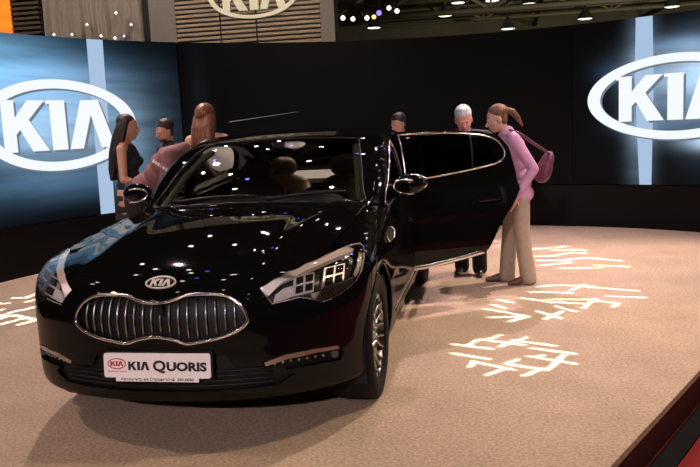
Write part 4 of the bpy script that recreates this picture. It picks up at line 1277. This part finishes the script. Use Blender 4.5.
def hand(mb, wrist, elbow, palm_dir, curl=.5, k=1.0, thumb=1):
    """palm, four unequal fingers with bends and a thumb off its side"""
    w = np.array(wrist, float); d = w-np.array(elbow, float); d /= np.linalg.norm(d)
    p = np.array(palm_dir, float); p -= d*(p @ d); p /= np.linalg.norm(p); s = np.cross(d, p)
    mb.tube([w-d*.01, w+d*.04*k, w+d*.088*k], [.024*k, .036*k, .036*k], 12, flat=(1.0, .42), up=p)
    mb.ell(w+d*.05*k, (.026*k,)*3, n=10, m=6)
    for i, (off, ln) in enumerate(((.028, .068), (.010, .077), (-.009, .070), (-.027, .054))):
        a = w+d*.084*k+s*off*k; q = a; c = 0.0; pts = [a]
        for j, fr in enumerate((.45, .32, .23)):
            c += curl*(.5 if j == 0 else .8)
            q = q+(d*math.cos(c)+p*math.sin(c))*ln*fr*1.05*k; pts.append(q)
        chain(mb, pts, [.0095*k, .0088*k, .008*k, .0068*k], n=8)
    t0 = w+d*.03*k+s*thumb*.026*k
    t1 = t0+(d*.55+s*thumb*.7+p*.35)*.034*k; t2 = t1+(d*.85+s*thumb*.25+p*.45)*.03*k; t3 = t2+(d*.9+p*.4)*.022*k
    chain(mb, [t0, t1, t2, t3], [.013*k, .0115*k, .010*k, .008*k], n=8)
def head_axes(fr, yaw, pitch, roll=0.0):
    a = R(yaw); f = fr.f*math.cos(a)+fr.l*math.sin(a)
    l = -fr.f*math.sin(a)+fr.l*math.cos(a)
    z = fr.z
    b = R(pitch); f2 = f*math.cos(b)-z*math.sin(b); z2 = f*math.sin(b)+z*math.cos(b)
    c = R(roll); l2 = l*math.cos(c)+z2*math.sin(c); z3 = -l*math.sin(c)+z2*math.cos(c)
    return f2, l2, z3
def figure(name, label, fr, skin, fem, arms=None, legs=None, yaw=0, pitch=0, neck_f=.0, head_f=.01, roll=0, base=None, group=None, spread=.09, hoff=(0, 0, 0)):
    """one continuous body; returns root, key points and head axes"""
    H = fr.H; k = H/1.72
    base = np.array((fr.o[0], fr.o[1], 0.0)) if base is None else base
    root = empty('person', tuple(base), label, 'person', group)
    sw = (.170 if fem else .198)*k; hw = .088*k
    hf, hl, hz = head_axes(fr, yaw, pitch, roll)
    neck = fr.up(neck_f, 0, .845*H); chin_base = fr.up(neck_f+head_f, 0, .875*H)
    hc = chin_base+hf*.018*k+hz*.070*k+fr.z*.01+np.array(hoff, float)     # head centre
    sh = {s_: fr.up(.0, s_*sw, .805*H) for s_ in (1, -1)}
    hip = {s_: fr.low(0, s_*hw, .50*H) for s_ in (1, -1)}
    J = dict(neck=neck, hc=hc, sh=sh, hip=hip, k=k, hf=hf, hl=hl, hz=hz)
    arms = arms or {}; legs = legs or {}
    J['el'] = {}; J['wr'] = {}; J['kn'] = {}; J['an'] = {}; J['pd'] = {}
    for s_ in (1, -1):
        a = arms.get(s_)
        if a is None:
            J['el'][s_] = fr.up(-.02, s_*(sw+.045), .62*H); J['wr'][s_] = fr.up(.05, s_*(sw+.05), .475*H); J['pd'][s_] = -fr.l*s_
        else:
            J['el'][s_] = np.array(a[0], float); J['wr'][s_] = np.array(a[1], float); J['pd'][s_] = np.array(a[2], float)
        g = legs.get(s_, (0, s_*spread, 0, s_*spread))
        J['kn'][s_] = fr.low(g[0]*.5+.015, (g[1]+s_*hw)*.5, .275*H); J['an'][s_] = fr.low(g[0], g[1], .055*H)
    mb = MB()
    t = 1.0 if fem else 1.12
    # trunk
    for f_, z_, rx, ry in ((0, .50, .150, .105), (.0, .545, .155, .110), (.0, .60, .132, .095), (.005, .66, .132, .098), (.01, .72, .150, .110), (.01, .765, .160, .108), (-.005, .80, .150, .085)):
        M = np.c_[fr.l, fr.up(1, 0, fr.hipz)-fr.up(0, 0, fr.hipz), fr.up(0, 0, fr.hipz+1)-fr.up(0, 0, fr.hipz)]
        mb.ell(fr.up(f_, 0, z_*H), (rx*t*k, ry*t*k, .115*k if z_ < .76 else .06*k), M=M, n=20, m=10)
    if fem:
        for s_ in (1, -1): mb.ell(fr.up(.085*k, s_*.072*k, .735*H), (.052*k,)*3, n=12, m=8)
    chain(mb, [sh[1], fr.up(-.01, 0, .822*H), sh[-1]], [.052*k*t, .060*k*t, .052*k*t])
    chain(mb, [fr.up(-.005, 0, .81*H), neck, hc-hz*.05*k-hf*.02*k], [.062*k*t, .050*k*t, .050*k*t])
    for s_ in (1, -1):
        chain(mb, [sh[s_], J['el'][s_], J['wr'][s_]], [.050*k*t, .038*k*t, .026*k*t])
        hand(mb, J['wr'][s_], J['el'][s_], J['pd'][s_], .45, k*(.95 if fem else 1.08), thumb=s_)
        chain(mb, [hip[s_], J['kn'][s_], J['an'][s_]], [.086*k*t, .056*k*t, .036*k*t])
        cap(mb, J['an'][s_]-fr.z*.02, J['an'][s_]+fr.f*.08-fr.z*.055*k, .028*k, .018*k)
    # head
    M = np.c_[hl, hf, hz]
    mb.ell(hc+hz*.035*k-hf*.012*k, (.076*k, .094*k, .085*k), M=M, n=20, m=14)
    mb.ell(hc-hz*.02*k+hf*.010*k, (.067*k, .078*k, .088*k), M=M, n=18, m=12)
    mb.ell(hc-hz*.075*k+hf*.045*k, (.040*k, .036*k, .034*k), M=M, n=12, m=8)
    mb.ell(hc+hz*.022*k+hf*.078*k, (.048*k, .016*k, .012*k), M=M, n=12, m=8)
    chain(mb, [hc+hz*.012*k+hf*.085*k, hc-hz*.022*k+hf*.108*k], [.009*k, .015*k])
    mb.ell(hc-hz*.055*k+hf*.078*k, (.026*k, .014*k, .012*k), M=M, n=10, m=6)
    for s_ in (1, -1): mb.ell(hc+hl*s_*.076*k-hf*.008*k-hz*.005*k, (.012*k, .022*k, .032*k), M=M, n=10, m=8)
    body = remeshed(mb, 'body', skin, root, .0075, 3, base=base)
    for s_ in (1, -1):
        e = MB().ell(hc+hz*.010*k+hf*.083*k+hl*s_*.031*k, (.011*k, .008*k, .0055*k), M=M, n=10, m=6).build('eye', eye_w, root, base=base)
        MB().ell(hc+hz*.010*k+hf*.091*k+hl*s_*.031*k, (.0055*k, .004*k, .0055*k), M=M, n=8, m=6).build('iris', eye_d, e, base=base)
    MB().ell(hc-hz*.052*k+hf*.090*k, (.021*k, .006*k, .0075*k), M=M, n=10, m=6).build('lips', mat('lips', (.36, .10, .09), .45, noise=.1), root, base=base)
    J['root'] = root; J['base'] = base; J['M'] = M; J['t'] = t; J['fr'] = fr
    return J
def trousers(J, m, flare=.062, hem=.075, name='trousers'):
    fr, k, t = J['fr'], J['k'], J['t']; H = fr.H; mb = MB()
    for z_, rx, ry in ((.475, .160, .122), (.52, .166, .122), (.565, .150, .112)):
        M = np.c_[fr.l, fr.f, fr.z]
        mb.ell(fr.low(0, 0, z_*H), (rx*t*k, ry*t*k, .07*k), M=M, n=20, m=10)
    for s_ in (1, -1):
        an = J['an'][s_]+fr.z*(hem-.055*H)
        chain(mb, [J['hip'][s_], J['kn'][s_], an+fr.z*.01], [.100*k*t, .073*k*t, flare*k*t], n=16)
    return remeshed(mb, name, m, J['root'], .009, 4, base=J['base'])
def top_garment(J, m, name, sleeve=1.0, hem=.52, loose=1.0, flare=0.0, collar=True):
    """torso and sleeves; sleeve 0 none, .5 to the elbow, 1 to the wrist"""
    fr, k, t = J['fr'], J['k'], J['t']; H = fr.H; mb = MB()
    lv = [(hem, .158+flare, .118+flare), (hem+.05, .158+flare*.6, .116+flare*.5), (.60, .146, .108), (.66, .146, .110), (.72, .163, .122), (.765, .172, .118), (.797, .158, .094)]
    M = np.c_[fr.l, fr.up(1, 0, fr.hipz)-fr.up(0, 0, fr.hipz), fr.up(0, 0, fr.hipz+1)-fr.up(0, 0, fr.hipz)]
    for z_, rx, ry in lv: mb.ell(fr.up(.004, 0, z_*H), (rx*t*k*loose, ry*t*k*loose, .105*k if z_ < .79 else .07*k), M=M, n=20, m=10)
    if t == 1.0:
        for s_ in (1, -1): mb.ell(fr.up(.090*k, s_*.072*k, .735*H), (.058*k,)*3, n=12, m=8)
    if sleeve > 0:
        chain(mb, [J['sh'][1], fr.up(-.01, 0, .815*H), J['sh'][-1]], [.064*k*t, .066*k*t, .064*k*t])
        for s_ in (1, -1):
            e, w = J['el'][s_], J['wr'][s_]
            if sleeve <= .5: chain(mb, [J['sh'][s_], J['sh'][s_]+(e-J['sh'][s_])*sleeve*2*.8], [.064*k*t, .052*k*t])
            else: chain(mb, [J['sh'][s_], e, e+(w-e)*.92], [.064*k*t, .050*k*t, .038*k*t])
        if collar: chain(mb, [fr.up(.0, 0, .82*H), fr.up(.01, 0, .845*H)], [.070*k*t, .060*k*t])
    return remeshed(mb, name, m, J['root'], .009, 4, base=J['base'])
def shoes(J, m, heel=0.0):
    fr, k = J['fr'], J['k']
    for s_ in (1, -1):
        a = J['an'][s_].copy(); mb = MB(); a[2] = 0
        d = fr.f*math.cos(R(8))+fr.l*s_*math.sin(R(8))
        mb.ell(a-d*.03+fr.z*(.035+heel), (.036*k, .036*k, .034*k), n=12, m=8)
        cap(mb, a-d*.03+fr.z*(.045+heel), a+d*.12*k+fr.z*.033, .040*k, .034*k)
        cap(mb, a+d*.10*k+fr.z*.026, a+d*.19*k+fr.z*.022, .036*k, .022*k)
        mb.tube([a-d*.055+fr.z*.004, a-d*.05+fr.z*(.03+heel)], [.016, .028], 10)
        mb.tube([a-d*.055+fr.z*.0, a+d*.19*k+fr.z*.0], [.03, .03], 10, flat=(1, .25), up=(0, 0, 1)) if heel == 0 else None
        V = np.concatenate(mb.v); V[:, 2] = np.maximum(V[:, 2], .001); mb.v = [V]
        remeshed(mb, 'shoe', m, J['root'], .008, 3, base=J['base'])
def tufts(mb, J, seed, n=26):
    # uneven hairline over the forehead and temples
    r_ = random.Random(seed); k, hc, hf, hz, hl = J['k'], J['hc'], J['hf'], J['hz'], J['hl']
    for i in range(n):
        a = R(-105+210*i/(n-1)); e = .062+.018*math.cos(a)+r_.uniform(-.012, .010)-.03*(abs(a) > 1.2)
        p = hc+hz*e*k+(hf*math.cos(a)*.074+hl*math.sin(a)*.070)*k-hf*.012*k
        cap(mb, p, p+hz*.035*k-(hf*math.cos(a)+hl*math.sin(a))*.03*k, .012*k, .02*k, n=8)
def hair_cap(mb, J, grow=1.0, back=.018, up=.012, low=True):
    k, hc, hf, hz, hl, M = J['k'], J['hc'], J['hf'], J['hz'], J['hl'], J['M']
    mb.ell(hc+hz*(.050+up)*k-hf*(.014+back)*k, (.084*k*grow, .096*k*grow, .082*k*grow), M=M, n=20, m=14)
    if low: mb.ell(hc+hz*.008*k-hf*.044*k, (.080*k*grow, .058*k*grow, .085*k*grow), M=M, n=16, m=12)

# ---- woman in the pink blouse, bending towards the open rear door
fr = Frame((1.765, 3.86), 1.64, 190, 7)
J = figure('person', 'woman in pink blouse and beige trousers leaning towards the open car door', fr, skinmat('pink', (.62, .36, .27)), True,
           arms={1: (fr.up(-.12, .23, 1.04), fr.up(.06, .22, .82), (.2, .9, 0)), -1: (fr.up(.06, -.22, 1.03), fr.up(.24, -.17, .89), (0, -1, 0))},
           legs={1: (-.06, .07), -1: (.10, -.08)} and {1: (-.07, .08, 0, 0), -1: (.09, -.09, 0, 0)}, yaw=4, pitch=18, neck_f=.03, head_f=.035)
trousers(J, cloth('beige', (.40, .32, .25)), .078, .05)
bl = top_garment(J, cloth('pink', (.58, .31, .50)), 'blouse', 1.0, .50, 1.12, .02)
shoes(J, mat('shoe_brown', (.12, .05, .035), .4, noise=.2), .03)
hm = hairmat('hair_light_brown', (.17, .075, .035))
mb = MB(); hair_cap(mb, J, 1.0)
k, hc, hf, hz, hl = J['k'], J['hc'], J['hf'], J['hz'], J['hl']
mb.ell(hc-hf*.105+hz*.055, (.03,)*3)
remeshed(mb, 'hair', hm, J['root'], .008, 3, base=J['base'])
mb = MB(); chain(mb, [hc-hf*.11+hz*.055, hc-hf*.155+hz*.02, hc-hf*.185-hz*.05, hc-hf*.20-hz*.13], [.028, .030, .024, .010])
remeshed(mb, 'ponytail', hm, J['root'], .008, 2, base=J['base'])
# collar
mb = MB()
cpts = [J['neck']+(fr.f*.064*math.cos(a)+fr.l*.062*math.sin(a))+fr.z*(.012-.045*max(0, math.cos(a))) for a in np.linspace(.35, 2*math.pi-.35, 20)]
mb.tube(cpts, .016, 8, flat=(.5, 1.4)); mb.build('collar', MATS['cloth_pink'], bl, base=J['base'])
# her bag, hanging behind her back
bc = fr.up(-.25, .10, 1.03)
bb_ = bc-np.array((0, 0, .17))
bagr = empty('shoulder_bag', tuple(bb_), 'plum shoulder bag hanging behind the woman in pink', 'bag')
mb = MB(); bz = (fr.z*.93-fr.f*.36); bf = fr.f*.93+fr.z*.36
M = np.c_[fr.l, bf, bz]
mb.ell(bc+bz*.03, (.11, .055, .12), M=M, n=18, m=10); mb.ell(bc-bz*.05, (.14, .070, .10), M=M, n=18, m=10); mb.ell(bc-bz*.02, (.13, .068, .10), M=M, n=18, m=10)
remeshed(mb, 'bag_body', mat('bag_plum', (.12, .026, .055), .45, noise=.15, nscale=30, bump=.1), bagr, .009, 4, base=bb_)
shp = J['sh'][1]+fr.z*.080-fr.l*.04
MB().tube(smooth_open([bc+bz*.12+fr.l*.06, shp-fr.f*.075-fr.z*.035, shp, shp+fr.f*.03+fr.z*.002, shp-fr.f*.085-fr.z*.06-fr.l*.06, bc+bz*.12-fr.l*.06], 6), .006, 6).build('strap', MATS['bag_plum'], bagr, base=bb_)

# ---- white-haired man behind the door
fr = Frame((1.315, 4.34), 1.665, 262, 9)
J = figure('person', 'white-haired man in dark suit behind the open car door', fr, skinmat('ruddy', (.62, .29, .23)), False,
           legs={1: (.05, .10, 0, 0), -1: (-.06, -.095, 0, 0)}, yaw=12, pitch=26, neck_f=.03, head_f=.03, roll=4)
trousers(J, cloth('black', (.006, .006, .0075)), .066, .05); top_garment(J, cloth('navy', (.010, .010, .020)), 'jacket', 1.0, .47, 1.08, .015); shoes(J, mat('shoe_black', (.01, .01, .01), .2, noise=.2, coat=.6))
mb = MB(); hair_cap(mb, J, .99, .030, .008); tufts(mb, J, 3)
remeshed(mb, 'hair', hairmat('hair_white', (.74, .68, .68)), J['root'], .008, 3, base=J['base'])

# ---- dark-haired man far behind the tail
fr = Frame((.50, 5.80), 1.62, 255, 0)
J = figure('person', 'dark-haired man in black standing behind the tail of the car', fr, skinmat('tan', (.50, .26, .18)), False, yaw=-20, pitch=14)
trousers(J, MATS['cloth_black'], .066, .05); top_garment(J, MATS['cloth_black'], 'jacket', 1.0, .47, 1.05); shoes(J, MATS['shoe_black'])
mb = MB(); hair_cap(mb, J, .98, .026, .016); tufts(mb, J, 1)
remeshed(mb, 'hair', hairmat('hair_black', (.012, .009, .008)), J['root'], .008, 3, base=J['base'])

# ---- woman with long dark hair in a black sleeveless dress
fr = Frame((-1.98, 3.80), 1.715, 12, 2)
J = figure('person', 'woman with long dark hair in black sleeveless dress by the blue screen', fr, skinmat('warm', (.56, .29, .19)), True,
           arms={-1: (fr.up(.02, -.235, 1.10), fr.up(.24, -.20, 1.03), (0, 1, 0)), 1: (fr.up(-.02, .235, 1.10), fr.up(.2, .22, 1.02), (0, -1, 0))}, yaw=-6, pitch=6)
top_garment(J, cloth('dress', (.010, .010, .012)), 'dress', 0, .47, 1.0, .02, False)
mb = MB()
for z_, r_ in ((.30, .19), (.36, .185), (.42, .18), (.47, .172), (.51, .165)): mb.ell(fr.low(0, 0, z_*fr.H), (r_, r_*.8, .09), M=np.c_[fr.l, fr.f, fr.z], n=20, m=8)
remeshed(mb, 'skirt', MATS['cloth_dress'], J['root'], .012, 4, base=J['base'])
k, hc, hf, hz, hl = J['k'], J['hc'], J['hf'], J['hz'], J['hl']
mb = MB()
for s_ in (1, -1):
    MB().tube(smooth_open([fr.up(.075, s_*.10, .745*fr.H), fr.up(.05, s_*.105, .81*fr.H), fr.up(0, s_*.105, .838*fr.H), fr.up(-.05, s_*.10, .80*fr.H)], 4), .012, 8).build('strap', MATS['cloth_dress'], J['root'], base=J['base'])
shoes(J, MATS['shoe_black'], .05)
hm = hairmat('hair_dark_brown', (.022, .011, .008))
mb = MB(); hair_cap(mb, J, 1.0)
for s_ in (-.055, -.02, .02, .055): chain(mb, [hc-hf*.05+hl*s_, hc-hf*.085+hl*s_*1.2-hz*.10, hc-hf*.11+hl*s_*1.4-hz*.24, hc-hf*.12+hl*s_*1.4-hz*.40, hc-hf*.13+hl*s_*1.3-hz*.50], [.06, .055, .052, .045, .02])
for s_ in (1, -1): chain(mb, [hc+hl*s_*.066+hz*.06, hc+hl*s_*.082-hf*.02-hz*.06, hc+hl*s_*.085-hf*.045-hz*.18], [.026, .028, .022])
remeshed(mb, 'hair', hm, J['root'], .009, 3, base=J['base'])

# ---- man in the black shirt facing her
fr = Frame((-1.77, 4.46), 1.665, 228, 3)
J = figure('person', 'dark-haired man in black shirt facing the long-haired woman', fr, skinmat('tan', (.50, .26, .18)), False, yaw=8, pitch=14)
trousers(J, MATS['cloth_black'], .066, .05); top_garment(J, MATS['cloth_black'], 'shirt', .5, .48, 1.05); shoes(J, MATS['shoe_black'])
mb = MB(); hair_cap(mb, J, .98, .026, .016); tufts(mb, J, 2)
remeshed(mb, 'hair', hairmat('hair_brown', (.035, .018, .012)), J['root'], .008, 3, base=J['base'])
mb = MB(); M = J['M']; k = J['k']
mb.ell(J['hc']-J['hz']*.070*k+J['hf']*.040*k, (.050*k, .048*k, .036*k), M=M, n=14, m=8)
remeshed(mb, 'beard', MATS['hair_brown'], J['root'], .008, 2, base=J['base'])

# ---- woman with long fair hair, seen from behind
fr = Frame((-1.23, 4.08), 1.775, 92, 0)
J = figure('person', 'woman with long auburn hair seen from behind beside the roof', fr, skinmat('fair', (.60, .33, .25)), True, yaw=-14, pitch=2)
top_garment(J, cloth('dress', (.010, .010, .012)), 'dress', 0, .47, 1.0, .02, False)
mb = MB()
for z_, r_ in ((.30, .19), (.36, .185), (.42, .18), (.47, .172), (.51, .165)): mb.ell(fr.low(0, 0, z_*fr.H), (r_, r_*.8, .09), M=np.c_[fr.l, fr.f, fr.z], n=20, m=8)
remeshed(mb, 'skirt', MATS['cloth_dress'], J['root'], .012, 4, base=J['base'])
shoes(J, MATS['shoe_black'], .06)
k, hc, hf, hz, hl = J['k'], J['hc'], J['hf'], J['hz'], J['hl']
mb = MB(); hair_cap(mb, J, 1.12)
for s_ in (-.055, -.02, .02, .055): chain(mb, [hc-hf*.05+hl*s_, hc-hf*.085+hl*s_*1.2-hz*.10, hc-hf*.10+hl*s_*1.3-hz*.22, hc-hf*.10+hl*s_*1.4-hz*.34], [.066, .062, .058, .03])
for s_ in (1, -1): chain(mb, [hc+hl*s_*.066+hz*.06, hc+hl*s_*.080-hf*.02-hz*.06, hc+hl*s_*.085-hf*.04-hz*.20], [.026, .030, .020])
remeshed(mb, 'hair', hairmat('hair_auburn', (.21, .075, .030)), J['root'], .009, 3, base=J['base'])

# ---- person in a mauve jacket bending into the car from the far side
fr = Frame((-1.66, 3.40), 1.84, 6, 47)
J = figure('person', 'person in mauve jacket with white lettering bending beside the car', fr, skinmat('warm', (.56, .29, .19)), False,
           arms={1: ((-1.30, 3.68, 1.04), (-1.16, 3.64, .86), (0, -1, 0)), -1: ((-1.30, 3.14, 1.04), (-1.16, 3.18, .86), (0, 1, 0))}, pitch=70, neck_f=.05, head_f=.0, hoff=(.02, 0, -.10))
trousers(J, MATS['cloth_black'], .066, .05); shoes(J, MATS['shoe_black'])
jk = top_garment(J, cloth('mauve', (.19, .082, .085)), 'jacket', 1.0, .52, 1.10, .0)
mb = MB(); hair_cap(mb, J, 1.02); remeshed(mb, 'hair', MATS['hair_dark_brown'], J['root'], .009, 3, base=J['base'])
from mathutils.bvhtree import BVHTree
bt = BVHTree.FromPolygons([v.co+Vector(J['base']) for v in jk.data.vertices], [tuple(p.vertices) for p in jk.data.polygons])
for (px, py, w, h_) in [(151.3+2.5*i, 159.6+1.65*i, .8, 1.5) for i in range(7)]+[(187.5, 138.5, 1.6, .7), (190.5, 140.3, 1.4, .7), (193, 143, 1.2, .8)]:
    q = []
    for dx, dy in ((-w, -h_), (w, -h_), (w, h_), (-w, h_)):
        d = Vector(ray(px+dx+dy*-.3, py+dy+dx*.65)).normalized(); hit_ = bt.ray_cast(Vector(CP), d)
        if hit_[0] is not None: q.append(np.array(hit_[0]+hit_[1]*.004))
    if len(q) == 4: MB().add(q, [(0, 1, 2, 3)]).build('print_mark', mat('print_white', (.72, .62, .62), .7, noise=.1), jk, base=J['base'], smooth=False)

# ================================================================== patterned light on the carpet
def gobo(label, lamp, z_plate, strokes, watts, colour):
    """projector: lamp, metal plate with cut strokes, round housing. strokes given as floor points"""
    c0 = np.mean([(np.array(a)[:2]+np.array(b)[:2])/2 for a, b, w in strokes], 0)
    Lp = np.array((c0[0]+lamp[0], c0[1]+lamp[1], lamp[2]), float)
    s_ = (Lp[2]-z_plate)/Lp[2]
    polys = []
    cs = []
    for (a, b, w) in strokes:
        a = np.array(a)[:2]; b = np.array(b)[:2]; d = (b-a)/np.linalg.norm(b-a); n_ = np.array((-d[1], d[0]))*w/2
        q = [a-d*w*.2-n_*.6, a+d*w*.4-n_, b-d*w*.4-n_, b+d*w*.2-n_*.6, b+d*w*.2+n_*.6, b-d*w*.4+n_, a+d*w*.4+n_, a-d*w*.2+n_*.6]
        q = [Lp[:2]+(p-Lp[:2])*s_ for p in q]; polys.append(np.array(q)); cs += [a, b]
    c = np.mean(cs, 0); cp = Lp[:2]+(c-Lp[:2])*s_
    far = max(np.linalg.norm(Lp[:2]+(p-Lp[:2])*s_-cp) for p in cs)
    rad = far*1.5+.02
    circ = [tuple(cp+rad*np.array((math.cos(t), math.sin(t)))) for t in np.linspace(0, 2*math.pi, 40, endpoint=False)]
    pts = list(circ); edges = [(i, (i+1) % 40) for i in range(40)]
    for q in polys:
        k0 = len(pts); pts += [tuple(p) for p in q]; edges += [(k0+i, k0+(i+1) % len(q)) for i in range(len(q))]
    r_ = delaunay_2d_cdt([Vector(p) for p in pts], edges, [], 0, 1e-9)
    V = np.array([tuple(v) for v in r_[0]]); T = [tuple(t) for t in r_[2] if len(t) == 3]
    C = np.array([V[list(t)].mean(0) for t in T]); cut = np.zeros(len(T), bool)
    for q in polys: cut |= inpoly(C, q)
    base = np.array((cp[0], cp[1], z_plate))
    root = empty('gobo_projector', tuple(base), label, 'projector', 'pattern projectors over the stage')
    MB().add(np.c_[V, np.full(len(V), z_plate)], [t for t, k_ in zip(T, cut) if not k_]).build('gobo_plate', mattblack, root, base=base, smooth=False)
    MB().lathe([(rad*.98, 0), (rad*1.02, 0), (rad*1.02, Lp[2]-z_plate+.14), (0, Lp[2]-z_plate+.15)], 28, Matrix.Translation((cp[0], cp[1], z_plate))).build('housing', mattblack, root, base=base)
    o = spot(tuple(Lp), (c[0], c[1], 0), watts, colour, 2*math.degrees(math.atan(rad*1.1/(Lp[2]-z_plate)))+30, .1, .0012)
    o.name = 'gobo_light'; o.parent = root; o.matrix_parent_inverse = Matrix.Translation(-Vector(base))
def fl(x0, y0, x1, y1, w, ox, oy, sc): 
    a = at_z(ox+x0/sc, oy+y0/sc); b = at_z(ox+x1/sc, oy+y1/sc)
    return (a, b, w)
P1 = [(35, 95, 240, 120), (165, 70, 400, 100), (105, 108, 165, 72), (220, 68, 285, 48), (270, 110, 410, 60), (330, 75, 560, 105), (430, 115, 660, 145), (415, 155, 660, 195), (520, 220, 600, 145), (30, 140, 230, 172), (120, 210, 150, 180), (130, 180, 350, 225), (205, 250, 290, 222), (310, 190, 370, 170), (300, 195, 520, 225), (390, 255, 470, 225), (440, 160, 500, 150)]
P2 = [(60, 90, 150, 108), (35, 130, 200, 160), (50, 165, 210, 160), (70, 115, 120, 130), (130, 182, 210, 160), (210, 65, 380, 70), (175, 88, 310, 108), (240, 45, 330, 40), (300, 38, 470, 45), (370, 60, 430, 35), (280, 95, 480, 95), (300, 105, 440, 112), (310, 120, 395, 143), (240, 140, 340, 170), (270, 172, 340, 140), (420, 45, 635, 62), (510, 82, 665, 88), (460, 100, 560, 110), (535, 125, 560, 110), (420, 130, 470, 90)]
P3 = [(25, 30, 70, 28), (25, 52, 65, 52), (70, 40, 160, 45), (80, 90, 160, 85), (160, 70, 300, 60), (170, 98, 330, 98), (310, 70, 420, 70), (330, 60, 380, 52), (300, 100, 410, 80), (420, 68, 475, 73), (430, 85, 475, 85), (245, 118, 400, 120), (260, 142, 400, 128), (380, 112, 520, 105), (350, 155, 550, 152), (490, 108, 640, 120), (510, 140, 670, 148)]
P4 = [(120, 135, 300, 130), (270, 130, 395, 85), (260, 180, 390, 145), (-60, 340, 200, 260), (-100, 380, 130, 310), (220, 265, 370, 225), (130, 310, 370, 360), (-100, 435, 250, 345), (180, 415, 360, 370), (-180, 300, 40, 250), (-120, 200, 100, 190), (-200, 250, -60, 340)]
warmw = (1.0, .94, .90)
gobo('pattern projector throwing a white criss-cross on the carpet beside the front wheel', (.06, .06, 5.3), 4.95, [fl(*q, .034, 445, 325, 5.0) for q in P1], 5500, warmw)
gobo('pattern projector throwing a white criss-cross on the carpet beside the woman in pink', (.06, .06, 5.3), 4.95, [fl(*q, .040, 475, 275, 3.889) for q in P2], 5500, warmw)
gobo('pattern projector throwing a white criss-cross on the carpet behind the woman in pink', (.06, .06, 5.3), 4.95, [fl(*q, .060, 485, 235, 4.667) for q in P3], 5500, warmw)
gobo('pattern projector throwing a white criss-cross on the carpet beside the right headlamp', (.06, .06, 5.3), 4.95, [fl(*q, .055, 0, 285, 10.378) for q in P4], 5500, warmw)
